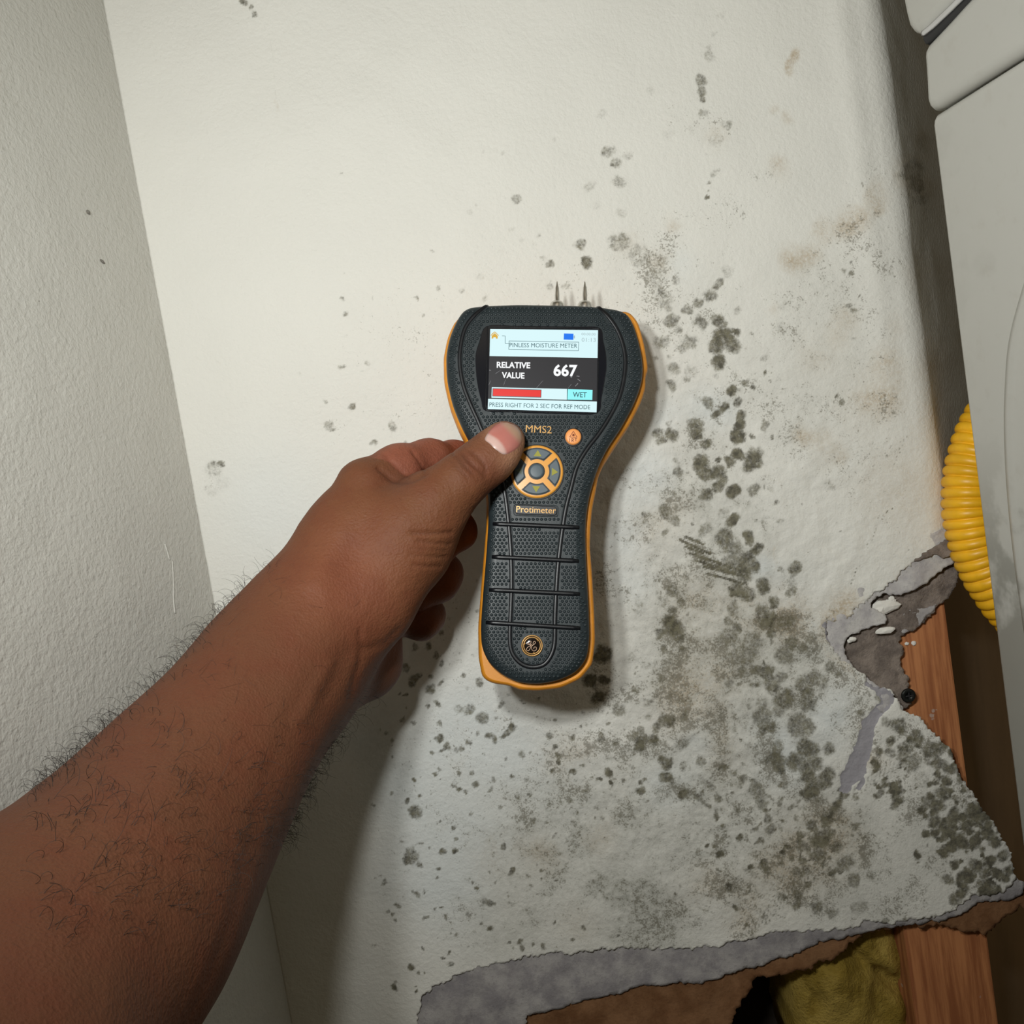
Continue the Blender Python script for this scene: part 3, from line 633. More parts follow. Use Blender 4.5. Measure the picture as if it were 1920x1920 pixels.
L1a = [(1520,1140),(1600,1100),(1700,1020),(1800,975),(1812,1030),(1800,1052),(1789,1057),(1752,1083),(1719,1102),(1701,1114),(1688,1118),(1675,1114),(1662,1112),(1645,1120),(1634,1131),(1634,1138),
 (1648,1147),(1662,1153),(1663,1164),(1658,1172),(1640,1176),(1622,1182),(1605,1188),(1592,1195),(1583,1205),(1581,1223),(1594,1245),(1620,1268),(1650,1292),(1684,1312),(1692,1330),(1670,1345),(1600,1300),(1540,1250),(1520,1200)]
sheet('grey_paper_layer', L1a, .0012, .0011, M_gyp2, seed=25, amp=2.6, rough=.0016)
L2a = [(1565,1200),(1625,1120),(1700,1085),(1740,1062),(1800,1030),(1806,1060),(1796,1096),(1768,1128),(1736,1162),(1719,1182),(1690,1190),(1691,1220),(1692,1250),(1702,1270),(1700,1288),(1714,1306),(1704,1330),(1660,1330),(1600,1290)]
sheet('furry_paper_layer', L2a, .0078, .0013, M_fuzz, seed=35, amp=3, rough=.003)
sheet('grey_flap', [(1690,1187),(1694,1165),(1697,1143),(1715,1140),(1738,1141),(1758,1130),(1748,1146),(1736,1158),(1722,1178),(1705,1184)], .0080, .0010, M_gyp, seed=45, amp=1.5)
sheet('torn_curl', [(1716,1052),(1745,1030),(1775,1012),(1796,1006),(1792,1040),(1770,1046),(1752,1040),(1735,1050)], -.0012, .0010, M_fuzz, seed=49, amp=2.2, rough=.003, thick=.0008)
def chip(px, py, y, rx, rz, seed, label=None, mat=M_chip):
    bm = bmesh.new(); bmesh.ops.create_icosphere(bm, subdivisions=2, radius=1)
    c = onY(px, py, y)
    for v in bm.verts:
        n = .75+.5*vnoise(np.array([v.co.x*2+seed]), np.array([v.co.z*2+v.co.y]), seed)[0]
        v.co = Vector((v.co.x*rx*n, v.co.y*min(rx, rz)*.5*n, v.co.z*rz*n))
    o = bmobj('plaster_chip', bm, mat, wall); o.location = c
    return o
for a in ((1660,1137,.0045,.0085,.0045,1),(1650,1144,.0045,.005,.004,2),(1668,1129,.004,.0038,.002,3),(1598,1199,.0025,.0022,.0016,4),(1593,1202,.003,.0014,.0014,5),(1700,1207,.0125,.0014,.001,6),
          (1713,1206,.0128,.0016,.0014,7),(1672,1122,.004,.002,.0018,9),(1660,1182,.002,.006,.0022,10)):
    chip(*a)
# --- black drywall screw
sc_c = onY(1703, 1304, .0052)
scr = empty('drywall_screw', Matrix.Translation(Vector(sc_c)), 'black drywall screw head sunk in the torn paper beside the stud', 'screw')
def lathe(prof, seg=24, axis='y'):
    V = []; Fc = []
    for r, h in prof:
        for k in range(seg):
            t = 2*math.pi*k/seg
            V.append((r*math.cos(t), h, r*math.sin(t)) if axis == 'y' else (r*math.cos(t), r*math.sin(t), h))
    for i in range(len(prof)-1):
        for k in range(seg):
            l = (k+1) % seg; Fc.append((i*seg+k, i*seg+l, (i+1)*seg+l, (i+1)*seg+k))
    Fc.append(tuple(range(seg))[::-1]); Fc.append(tuple((len(prof)-1)*seg+k for k in range(seg)))
    return V, Fc
M_scr = plain('black_phosphate', (.02, .022, .02), .4, .6, bumpv=(400, .6, .001))
v, f = lathe([(.0006, .0004), (.0012, .0004), (.0014, -.0006), (.0038, -.0012), (.0044, -.0006), (.0044, .0004), (.0022, .0035), (.0018, .02)]); mk('screw_head', v, f, M_scr, scr, True)
v, f = join([tube([(-.0022, -.0013, 0), (.0022, -.0013, 0)], .0005, 6), tube([(0, -.0013, -.0022), (0, -.0013, .0022)], .0005, 6)]); mk('cross_recess', v, f, M_black, scr)
# --- stud, insulation, cavity
def boxmesh(x0, x1, y0, y1, z0, z1, bev=.0015):
    bm = bmesh.new(); bmesh.ops.create_cube(bm, size=1)
    for v in bm.verts: v.co = Vector((x0+(x1-x0)*(v.co.x+.5), y0+(y1-y0)*(v.co.y+.5), z0+(z1-z0)*(v.co.z+.5)))
    if bev: bmesh.ops.bevel(bm, geom=bm.edges[:], offset=bev, segments=2, affect='EDGES', profile=.6)
    return bm
xa = onY(1706, 1830, .0135)[0]; xb = onY(1852, 1760, .0135)[0]
stud = bmobj('wall_stud', boxmesh(xa, xb, .0135, .10, .45, 1.9), M_wood, smooth=False)
stud['label'] = 'red-brown pine wall stud exposed behind the torn drywall'; stud['category'] = 'stud'
# insulation
xi0 = onY(1478, 1850, .03)[0]; xi1 = onY(1704, 1840, .03)[0]
zi1 = onY(1600, 1700, .03)[2]+.02; zi0 = .47
n1, n2 = 70, 110
gx, gz = np.meshgrid(np.linspace(xi0, xi1, n1), np.linspace(zi0, zi1, n2))
edge = np.sin(np.linspace(0, math.pi, n1))[None]**.35
gy = .045-.026*edge+(fbm(gx*38, gz*30, 8, 4)-.5)*.020
fold2 = np.exp(-((gx-xi0-(zi1-gz)*.9-.0)/.006)**2)*.010
gy += fold2
gx2 = gx+(fbm(gz*40, gx*0, 3, 3)-.5)*.008*(np.abs(np.linspace(-1, 1, n1))[None]**3)
ii = np.arange(n1*n2).reshape(n2, n1)
Vi = np.stack([gx2, gy, gz], -1).reshape(-1, 3); Qi = np.stack([ii[:-1, :-1], ii[:-1, 1:], ii[1:, 1:], ii[1:, :-1]], -1).reshape(-1, 4)
Vb = Vi.copy(); Vb[:, 1] = .085
Qb = Qi[:, ::-1]+len(Vi)
per = np.r_[ii[0, :], ii[1:, -1], ii[-1, ::-1][1:], ii[::-1, 0][1:]]
Qp = np.stack([per[1:], per[:-1], per[:-1]+len(Vi), per[1:]+len(Vi)], 1)
ins = fastmesh('insulation_batt', np.vstack([Vi, Vb]), np.vstack([Qi, Qb, Qp]), M_ins)
ins['label'] = 'yellow fibreglass insulation batt in the open wall cavity below the tear'; ins['category'] = 'insulation'
# back of the cavity, its shade put into the dark board colour
o = bmobj('wall_cavity', boxmesh(XL-.02, xb+.004, .102, .112, .45, 1.9, 0), M_dark); o['kind'] = 'structure'; o['label'] = 'board at the back of the wall cavity, coloured dark for the shade'
# side surface beyond the corner
def panel(name, x0, y0, x1, y1, z0, z1, th, mat, **pr):
    d = Vector((x1-x0, y1-y0, 0)).normalized(); n = Vector((-d.y, d.x, 0))*th
    V = [(x0, y0, z0), (x1, y1, z0), (x1, y1, z1), (x0, y0, z1)]
    V += [(a+n.x, b+n.y, c) for a, b, c in V]
    return mk(name, V, [(0, 1, 2, 3), (7, 6, 5, 4), (0, 4, 5, 1), (1, 5, 6, 2), (2, 6, 7, 3), (3, 7, 4, 0)], mat, **pr)
cs, sn = math.cos(TH), math.sin(TH)
ex = xb+.010; ey = .055
o = panel('wall_right', ex, ey, ex+.50*cs, ey+.50*sn, .45, onY(1800, 1040, .06)[2], .01, M_sidebrown, kind='structure'); o['label'] = 'brown-grey bare side board beyond the stud'
# left wall: meets the back wall in the corner and runs towards the camera
LW = math.radians(104)
lx, ly = -math.sin(LW-math.pi/2), -math.cos(LW-math.pi/2)
nL = 160; nz_ = 300
tt = np.r_[np.linspace(0, .02, 22), np.linspace(.022, .25, 110), np.linspace(.27, .9, 28)]
zz = np.r_[np.linspace(.45, .85, 10), np.linspace(.86, 1.55, 280), np.linspace(1.58, 1.95, 10)]
T_, ZZ = np.meshgrid(tt, zz)
cr = .004
g = (fbm(T_*25, ZZ*25, 31, 3)-.5)*.0016*np.clip(T_/.01, 0, 1)
nlx, nly = -ly, lx
if nlx < 0: nlx, nly = -nlx, -nly
GX = XL+lx*T_+nlx*g; GY = ly*T_+nly*g
# small ridge and dent in the paint
ii = np.arange(T_.size).reshape(T_.shape)
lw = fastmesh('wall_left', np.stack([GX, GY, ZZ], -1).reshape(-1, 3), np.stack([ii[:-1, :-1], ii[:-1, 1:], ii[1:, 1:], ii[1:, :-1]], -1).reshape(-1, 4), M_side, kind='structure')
lw['label'] = 'pale textured side wall meeting the mouldy wall in the corner'
def lwp(px, py, off=0):
    r = ray(px, py); n_ = np.array([nlx, nly, 0]); p0 = np.array([XL, 0, 0])+n_*off
    return CAM+r*(((p0-CAM)@n_)/(r@n_))
# scuffs on the left wall
M_mark = plain('grey_scuff', srgb(120, 116, 108), .8)
for k, (px, py, qx_, qy_, rr) in enumerate(((163,394,168,402,.0011),(188,487,196,494,.0009),(72,563,73,567,.0005))):
    a = lwp(px, py, .0002); b = lwp(qx_, qy_, .0002)
    v, f = tube([a, (a+b)/2, b], [rr*.5, rr, rr*.4], 6); mk('paint_nick', v, f, M_mark, lw)
for P in ([(323,1052),(325,1090),(325,1120),(328,1150)], [(309,1020),(314,1035),(318,1050)]):
    v, f = tube(catmull([lwp(x, y, .0001) for x, y in P], 5), .0005, 6); mk('paint_ridge', v, f, M_side, lw, True)
# floor and a far cavity floor keep the place closed from other views
o = bmobj('floor', boxmesh(-1.2, 1.2, -2.2, .35, -.02, 0, 0), plain('floor_vinyl', srgb(120, 112, 100), .6, var=.1)); o['kind'] = 'structure'
for nm, bx in (('baseboard_back', (XL, XR0, -.012, .002, 0, .09)),):
    o = bmobj(nm, boxmesh(*bx), plain('white_trim_paint', (.7, .7, .66), .5)); o['kind'] = 'structure'
o = bmobj('trim_1', boxmesh(XL-.01, XR0, .001, .012, .09, .455, 0), M_wall); o['kind'] = 'structure'; o['label'] = 'lower part of the white wall out of view'

# ================================================================== WASHING MACHINE
YB = -.035
pb = onY(1760, 330, YB)
yawA = math.radians(5.5)
dA = np.array([math.sin(yawA), -math.cos(yawA), 0])      # from the back edge towards the room
nA = np.array([-math.cos(yawA), -math.sin(yawA), 0])     # outward normal of the visible side
def SP(px, py):                   # (u,v) on the side plane of the machine
    r = ray(px, py); t = ((pb-CAM)@nA)/(r@nA); P = CAM+r*t
    return float((P-pb)@dA), float(P[2])
def side_body(name, outline, mat, parent, depth=.45, bev=.004, out=0.0, seg=3):
    bm = bmesh.new(); o0 = pb+nA*out
    vs = [bm.verts.new(o0+dA*u+np.array([0, 0, v-pb[2]])) for u, v in outline]
    f = bm.faces.new(vs)
    r = bmesh.ops.extrude_face_region(bm, geom=[f])
    nv = [g_ for g_ in r['geom'] if isinstance(g_, bmesh.types.BMVert)]
    bmesh.ops.translate(bm, verts=nv, vec=Vector(-nA*(depth+out)))
    bmesh.ops.recalc_face_normals(bm, faces=bm.faces[:])
    if bev:
        es = [e_ for e_ in bm.edges if all(v_ in vs for v_ in e_.verts)]
        bmesh.ops.bevel(bm, geom=es, offset=bev, segments=seg, affect='EDGES', profile=.5)
    ob = bmobj(name, bm, mat, parent, smooth=False)
    for p_ in ob.data.polygons: p_.use_smooth = len(p_.vertices) <= 4
    return ob
wm = empty('washing_machine', Matrix.Identity(4), 'white washing machine standing at the right in front of the torn wall', 'washing machine')
a1 = SP(1747, 222); a2 = SP(1920, 112)
sl = (a2[1]-a1[1])/(a2[0]-a1[0])
u1 = .62
cab = [(0.0, .03), (0.0, a1[1]-.003), (.001, a1[1]-.0008), (.003, a1[1]), (u1, a1[1]+sl*(u1-.003)), (u1, .03)]
ccab = [(0.0, .03), (0, a1[1]-.004), (.0012, a1[1]-.0012), (.004, a1[1]+.0005)]
cab = ccab+[(u1, a1[1]+sl*(u1-.004)), (u1, .03)]
side_body('cabinet', cab, M_app, wm, bev=.0025)
b = [SP(x, y) for x, y in ((1750,210),(1743,203),(1739,190),(1737,150),(1734,108),(1735,94),(1742,80),(1760,61),(1786,33),(1812,4))]
b0 = b[0]; b0u = SP(1920, 100)
sl2 = (b0u[1]-b0[1])/(b0u[0]-b0[0])
tp = b[-1]; slt = (b[-1][1]-b[-2][1])/(b[-1][0]-b[-2][0])
deck = [(b0[0]+.006, b0[1]-.0005)]+b+[(tp[0]+.08, tp[1]+slt*.08*.8), (u1, tp[1]+slt*.08), (u1, b0[1]+sl2*(u1-b0[0]))]
side_body('lid_deck', deck, M_app, wm, bev=.006, out=.002, seg=4)
g0 = [(a1[0]+.004, a1[1]-.006), (a1[0]+.004, a1[1]+.012), (u1-.004, a1[1]+.012+sl*u1), (u1-.004, a1[1]-.006+sl*u1)]
side_body('seam_shade', g0, M_black, wm, bev=0, out=-.006, depth=.44)  # black body set behind the seam to stand for the shade in it
c_ = [SP(x, y) for x, y in ((1694,-40),(1700,0),(1706,30),(1712,52),(1721,64),(1733,66),(1745,54),(1775,24),(1800,0),(1850,-50))]
cs_ = (c_[-1][1]-c_[-2][1])/(c_[-1][0]-c_[-2][0])
cons = c_+[(u1, c_[-1][1]+cs_*.2), (u1, c_[0][1]+.35), (c_[0][0]-.008, c_[0][1]+.35)]
side_body('control_console', cons, M_app, wm, bev=.006, out=.004, seg=4)
tr = [np.array(SP(x, y)) for x, y in ((1737,62),(1752,50),(1770,33),(1788,16),(1806,-2),(1850,-45))]
def s3(uv, out): return pb+dA*uv[0]+np.array([0, 0, uv[1]-pb[2]])+nA*out
v, f = tube(catmull([s3(q, .0015) for q in tr], 4), .0018, 8); mk('chrome_trim', v, f, M_chrome, wm, True)
tr2 = [np.array(SP(x, y)) for x, y in ((1731,66),(1745,56),(1775,28),(1806,-2),(1860,-55))]
v, f = tube(catmull([s3(q+np.array([.001, -.002]), -.003) for q in tr2], 4), .0040, 8); mk('gap_shade', v, f, M_black, wm, True)  # black strip painting the shade of the gap under the console
# pressed bulge on the side panel
M_groove = M_app
gp = [np.array(SP(x, y)) for x, y in ((2010,400),(1950,470),(1918,555),(1897,640),(1890,720),(1888,800),(1892,900),(1902,1010),(1918,1130),(1938,1250),(1975,1380),(2040,1500))]
gp = catmull(gp, 6); nr = len(gp)
cen = gp.mean(0)+np.array([.09, 0])
Vg = []; Fg = []
prof = [(0, .0), (.12, .0026), (.5, .0036), (.88, .0030), (1.0, .0030)]
for q in gp:
    dirv = cen-q; dirv /= np.linalg.norm(dirv)
    for t, h in prof: Vg.append(s3(q+dirv*t*.011, h+.0001))
for i in range(nr-1):
    for k in range(len(prof)-1):
        a = i*5+k; Fg.append((a, a+1, a+6, a+5))
mk('pressed_rim', Vg, Fg, M_app, wm, True)
Vp = [Vg[i*5+4] for i in range(nr)]+[s3((.60, gp[-1][1]), .0031), s3((.60, gp[0][1]), .0031)]
mk('raised_field', Vp, [tuple(range(len(Vp)))], M_app, wm)

# ================================================================== YELLOW HOSE
hl = [(1805,778),(1796,797),(1788,818),(1782,838),(1776,860),(1772,880),(1769,902),(1768,924),(1768,945),(1769,966),(1772,986),(1776,1007),(1781,1027),(1787,1047),(1795,1067),(1804,1086),(1814,1105),(1825,1122),(1837,1140),(1849,1157),(1862,1172)]
dh = .538; rp = 47.0
hl = np.array(hl, float)
ext0 = [hl[0]-(hl[1]-hl[0])*k+np.array([5*k*k*.35, 0]) for k in (6, 5, 4, 3, 2, 1)]
ext1 = [hl[-1]+(hl[-1]-hl[-2])*k for k in range(1, 6)]
hp = np.array(ext0+list(hl)+ext1)
T2 = np.gradient(hp, axis=0); T2 /= np.linalg.norm(T2, axis=1)[:, None]
N2 = np.stack([-T2[:, 1], T2[:, 0]], 1); N2[N2[:, 0] < 0] *= -1
cen2 = hp+N2*rp
P3 = np.array([atD(x, y, dh) for x, y in cen2])
sub = 10; P3f = resample(catmull(P3, 4), (len(P3)-1)*sub+1)
# make ring phase follow the measured rings
d_ = np.linspace(0, len(P3)-1, len(P3f))
P3f = np.stack([np.interp(d_, np.arange(len(P3)), P3[:, k]) for k in range(3)], 1)
for _ in range(3): P3f[1:-1] = (P3f[:-2]+2*P3f[1:-1]+P3f[2:])/4
rr_ = rp*dh/FPX
rad = rr_*(1-.16*(1-np.abs(np.cos(math.pi*d_))**.55))
v, f = tube(P3f, rad, 40, upv=tuple(F+.25*U))
hose = mk('gas_hose', v, f, M_hose, None, True)
hose['label'] = 'yellow ribbed gas hose bulging out behind the washing machine'; hose['category'] = 'hose'

# ================================================================== METER (frame aligned, 1 px of the photo = s metres)
DM = .470; s = DM/FPX; mx, my = 1020, 930
Mm = Matrix(((R[0], U[0], -F[0], 0), (R[1], U[1], -F[1], 0), (R[2], U[2], -F[2], 0), (0, 0, 0, 1)))
mloc = atD(mx, my, DM)
_ct, _st = math.cos(math.atan(.027/(715*s))), math.sin(math.atan(.027/(715*s)))
_cv = U*_ct+F*_st; _cn = -F*_ct+U*_st
Mm = Matrix(((R[0], _cv[0], _cn[0], mloc[0]), (R[1], _cv[1], _cn[1], mloc[1]), (R[2], _cv[2], _cn[2], mloc[2]), (0, 0, 0, 1)))
meter = empty('moisture_meter', Mm, 'dark grey and orange handheld moisture meter showing 667 on its lit screen', 'moisture meter')
TILT = math.atan(.027/(715*s))                  # the head leans on the wall, the handle stands off
_n = np.array([0, math.sin(TILT), math.cos(TILT)]); _v = np.array([0, math.cos(TILT), -math.sin(TILT)])
_c0 = cc(mx, my, DM)
def L(px, py, z=0.0):
    d = cc(px, py, 1.0); P = d*((_c0@_n)/(d@_n))-_c0
    return np.array([P[0], P@_v, z])
BODY = [(868,577),(880,572),(917,569),(970,567),(1034,568),(1080,569),(1116,571),(1150,575),(1175,581),(1187,597),(1198,631),(1206,665),(1208,694),(1203,723),(1189,758),(1166,800),(1142,835),(1125,868),(1114,900),(1107,925),(1102,952),(1099,985),(1099,1020),(1101,1067),(1105,1138),(1107,1196),(1102,1236),(1081,1262),(1046,1278),(1008,1284),(972,1281),(938,1265),(915,1243),(902,1212),(901,1173),(906,1103),(911,1044),(915,985),(916,935),(911,900),(898,862),(880,826),(864,796),(847,755),(837,711),(835,664),(842,628),(854,599)]
def smoothpoly(P, n=240, it=3):
    P = resample(P, n, True)
    for _ in range(it): P = (np.roll(P, 1, 0)+2*P+np.roll(P, -1, 0))/4
    return P
def inset(P, d):
    T = np.roll(P, -1, 0)-np.roll(P, 1, 0); T /= np.linalg.norm(T, axis=1)[:, None]
    N = np.stack([-T[:, 1], T[:, 0]], 1)
    A = .5*np.sum(P[:, 0]*np.roll(P[:, 1], -1)-np.roll(P[:, 0], -1)*P[:, 1])
    if A < 0: N = -N
    return P+N*d
def stack(P, prof, name, mat, parent, cap_top=True, cap_bot=True, smoothf=True, **pr):
    n = len(P); V = []; Fc = []
    for d, z in prof:
        Q_ = inset(P, d) if d else P
        if d > 4:
            for _ in range(int(d/3)): Q_ = (np.roll(Q_, 1, 0)+2*Q_+np.roll(Q_, -1, 0))/4
        V += [L(x, y, z) for x, y in Q_]
    for i in range(len(prof)-1):
        for k in range(n):
            l = (k+1) % n; Fc.append((i*n+k, i*n+l, (i+1)*n+l, (i+1)*n+k))
    if cap_bot: Fc.append(tuple(range(n))[::-1])
    if cap_top: Fc.append(tuple((len(prof)-1)*n+k for k in range(n)))
    o_ = mk(name, V, Fc, mat, parent, smoothf, **pr)
    bm = bmesh.new(); bm.from_mesh(o_.data); bmesh.ops.recalc_face_normals(bm, faces=bm.faces[:])
    bm.to_mesh(o_.data); bm.free()
    for p_ in o_.data.polygons:
        if len(p_.vertices) > 4: p_.use_smooth = False
    return o_
BP = smoothpoly(BODY)
PROF = [(3, -.012), (0, -.009), (0, -.0045), (1.5, -.0026), (5, -.0012), (11, -.0004), (19, 0)]
def zprof(d):
    return float(np.interp(d, [0, 1.5, 5, 11, 19], [-.0045, -.0026, -.0012, -.0004, 0]))
stack(BP, PROF, 'body_shell', M_body, meter)
# orange bumper: outline a little larger on the right and at the foot
ORG = [(866,584),(900,582),(1000,580),(1100,580),(1176,578),(1184,582),(1198,600),(1209,640),(1216,682),(1216,693),(1211,697),(1212,720),(1203,748),(1182,790),(1155,830),(1132,866),(1122,890),(1118,915),(1111,950),(1108,985),(1107,1020),(1111,1067),(1115,1138),(1117,1196),(1112,1240),(1090,1268),(1052,1286),(1008,1291),(972,1289),(962,1283),(948,1280),(930,1278),(914,1273),(903,1263),(901,1250),(897,1230),(896,1173),(901,1103),(906,1044),(911,985),(912,935),(907,902),(894,866),(876,829),(859,798),(842,755),(832,711),(831,664),(838,628),(850,601)]
OP = smoothpoly(ORG, 260, 1); OP = np.array([960, 960])+(OP-np.array([960, 960]))*1.023
stack(OP, [(16, -.034), (6, -.033), (2, -.030), (0, -.026), (0, -.014), (2, -.0105), (7, -.0088)], 'orange_bumper', M_org, meter)
# back pod (sensor side)
stack(smoothpoly(BODY, 160), [(60, -.0375), (46, -.0370), (40, -.0355), (40, -.030)], 'back_cover', M_body, meter)
# screen
def Zm(zx, zy, z=0.0): return L(900+zx/8.348, 600+zy/8.348, z)
def plate(name, pts, z0, z1, mat, parent, rnd=None, **pr):
    P_ = np.array(pts, float); n = len(P_)
    V = [L(x, y, z0) for x, y in P_]+[L(x, y, z1) for x, y in P_]
    Fc = [tuple(range(n)), tuple(range(n, 2*n))]+[(k, (k+1) % n, n+(k+1) % n, n+k) for k in range(n)]
    o_ = mk(name, V, Fc, mat, parent, **pr)
    bm = bmesh.new(); bm.from_mesh(o_.data); bmesh.ops.recalc_face_normals(bm, faces=bm.faces[:]); bm.to_mesh(o_.data); bm.free()
    return o_
def Zp(pts): return [(900+x/8.348, 600+y/8.348) for x, y in pts]
SUR = catmull([(912,612),(960,611),(1020,612),(1080,613),(1124,615),(1131,640),(1136,664),(1137,690),(1134,711),(1128,745),(1119,775),(1060,776),(1000,775),(960,773),(911,771),(902,750),(895,720),(892,690),(892,664),(899,640)], 4, True)
stack(SUR[::-1], [(0, -.0006), (0, .0003), (1.0, .0005)], 'screen_surround', M_glass_black, meter)
def rring(name, pts, r, z, mat, seg=8, **pr):
    v, f = tube([L(x, y, z) for x, y in resample(pts, 60, True)], r*s, seg, closed=True); return mk(name, v, f, mat, meter, True, **pr)
rring('screen_frame', [(914,614),(1123,616.5),(1119.5,776),(910.5,770.5)], .9, .0006, M_bar)
scr_ = empty('lcd_screen', Matrix.Identity(4), '', ''); scr_.parent = meter
for k in ('label', 'category'): del scr_[k]
bpy.data.objects.remove(scr_)
zt = .0007
lcd = plate('lcd_screen', Zp([(160,150),(1845,165),(1822,1450),(122,1400)]), .0004, zt, E_dark, meter)
def sp_(name, pts, mat, lvl=1): return plate(name, Zp(pts), zt-.0001, zt+.00006*lvl, mat, lcd)
sp_('header_band', [(160,150),(1845,165),(1838,600),(150,570)], E_white)
sp_('footer_band', [(128,1240),(1827,1282),(1822,1450),(122,1400)], E_white)
sp_('bar_frame', [(185,1058),(1360,1085),(1358,1254),(180,1222)], E_white)
sp_('bar_border', [(196,1074),(962,1096),(958,1222),(192,1202)], E_text, 2)
sp_('red_bar', [(206,1084),(953,1105),(949,1212),(202,1192)], E_red, 3)
sp_('wet_box', [(1372,1088),(1760,1100),(1755,1258),(1366,1252)], E_cyan)
sp_('battery_icon', [(1312,218),(1462,222),(1460,318),(1308,314)], E_blue, 2)
sp_('battery_tip', [(1466,250),(1484,250),(1483,296),(1465,296)], E_grey, 2)
def lines(name, segs, wd, mat, lvl=2):
    parts = []
    for a, b in segs:
        a = np.array(a, float); b = np.array(b, float); t = (b-a)/np.linalg.norm(b-a); n = np.array([-t[1], t[0]])*wd/2
        q = [a+n, b+n, b-n, a-n]; z1 = zt+.00006*lvl
        parts.append(([Zm(x, y, z1) for x, y in q], [(3, 2, 1, 0)]))
    v, f = join(parts); return mk(name, v, f, mat, lcd)
lines('title_box', [((455,335),(1545,355)),((1545,355),(1540,487)),((1540,487),(450,468)),((450,468),(455,335)),((345,255),(395,258)),((395,258),(395,375)),((395,375),(455,378))], 7, E_text)
lines('house_icon', [((172,250),(230,192)),((230,192),(292,252)),((192,215),(192,235))], 12, E_yel)
sp_('house_icon', [(232,212),(278,258),(276,300),(250,300),(248,278),(210,278),(208,298),(180,298),(184,256)], E_yel, 2)
M_scratch = plain('scratch_in_screen', srgb(128, 128, 134), .5)
for wd_, sg_ in ((3.5, [((985,955),(885,1070)),((400,940),(370,1030)),((170,955),(135,1030)),((1430,1010),(1370,1085)),((240,850),(330,790))]),
                 (9, [((1510,885),(1555,890)),((1525,930),(1570,965)),((1488,1045),(1532,1000)),((1400,870),(1430,915)),((145,790),(170,800))])):
    for q_ in sg_: lines('screen_scratch', [q_], wd_, M_scratch, 4)
# lettering
def text(name, body, p0, p1, height, mat, parent, z, bold=0.0, to=Zm, extr=0.0):
    """p0,p1: baseline ends; height: cap height, all in the unit of `to`"""
    cu = bpy.data.curves.new(name, 'FONT'); cu.body = body; cu.size = 1; cu.offset = bold; cu.extrude = extr; cu.resolution_u = 3
    tmp = bpy.data.objects.new(name, cu); C.objects.link(tmp)
    bpy.context.view_layer.update()
    me = bpy.data.meshes.new_from_object(tmp.evaluated_get(bpy.context.evaluated_depsgraph_get()))
    bpy.data.objects.remove(tmp)
    co = np.zeros(len(me.vertices)*3, np.float32); me.vertices.foreach_get('co', co); co = co.reshape(-1, 3)
    x0, x1 = co[:, 0].min(), co[:, 0].max(); h = max(co[:, 1].max(), .6) if body not in ('MMS2',) else co[:, 1].max()
    p0 = np.array(p0, float); p1 = np.array(p1, float); t = p1-p0; up = np.array([t[1], -t[0]]); up /= np.linalg.norm(up)
    out = np.zeros_like(co)
    for i, (x, y, zz_) in enumerate(co):
        q = p0+t*(x-x0)/(x1-x0)+up*height*(y/h)
        out[i] = to(q[0], q[1], z+zz_*s)
    me.vertices.foreach_set('co', out.ravel()); me.update(); me.materials.clear(); me.materials.append(mat)
    ob = bpy.data.objects.new(name, me); C.objects.link(ob); ob.parent = parent
    return ob
zT = zt+.0002
text('title_text', 'PINLESS MOISTURE METER', (462, 430), (1520, 446), 66, E_text, lcd, zT, 0)
text('reading_label', 'RELATIVE', (262, 752), (785, 762), 92, E_white2, lcd, zT, .03)
text('reading_label', 'VALUE', (340, 912), (695, 922), 90, E_white2, lcd, zT, .03)
text('reading_value', '667', (1148, 878), (1520, 884), 178, E_white2, lcd, zT, .03)
text('state_text', 'WET', (1450, 1212), (1668, 1218), 80, E_text, lcd, zT, .012)
text('footer_text', 'PRESS RIGHT FOR 2 SEC FOR REF MODE', (146, 1362), (1722, 1404), 66, E_text, lcd, zT, 0)
text('clock_text', '01:13', (1588, 348), (1808, 352), 62, E_grey, lcd, zT, -.004)
text('clock_text', '00:00:00', (1586, 246), (1808, 250), 36, E_grey, lcd, zT, 0)
text('model_print', 'MMS2', (985.5, 811), (1034, 813.3), 13.5, M_gold, meter, .0008, .0, to=L, extr=.3)
# raised grip bars and grooves
CH = catmull([(915,570),(894,587),(876,608),(867,631),(862,664),(863,692),(869,723),(881,755),(895,786),(904,807),(924,850),(938,890),(947,927),(953,974),(957,1021),(959,1067),(959,1114),(957,1161),(956,1196),(959,1220),(969,1237),(984,1248),(1002,1251),(1020,1246),(1033,1230),(1040,1206),(1041,1161),(1043,1114),(1046,1067),(1051,1021),(1056,985),(1062,950),(1071,915),(1082,875),(1101,842),(1124,812),(1146,777),(1161,746),(1170,711),(1173,676),(1168,645),(1157,617),(1141,594),(1120,572)], 5)
def dist_out(x, y):
    return float(np.min(np.hypot(BP[:, 0]-x, BP[:, 1]-y)))
PC = [L(x, y, zprof(dist_out(x, y))-.0001) for x, y in CH]
v, f = tube(PC, 4.2*s, 10, flat=.42); mk('channel_line', v, f, M_bar, meter, True)
P1_ = [L(x, y, zprof(dist_out(x, y))+.0002) for x, y in inset(CH, 5.2)]
v, f = tube(P1_, .9*s, 6); mk('channel_lip', v, f, M_body, meter, True)
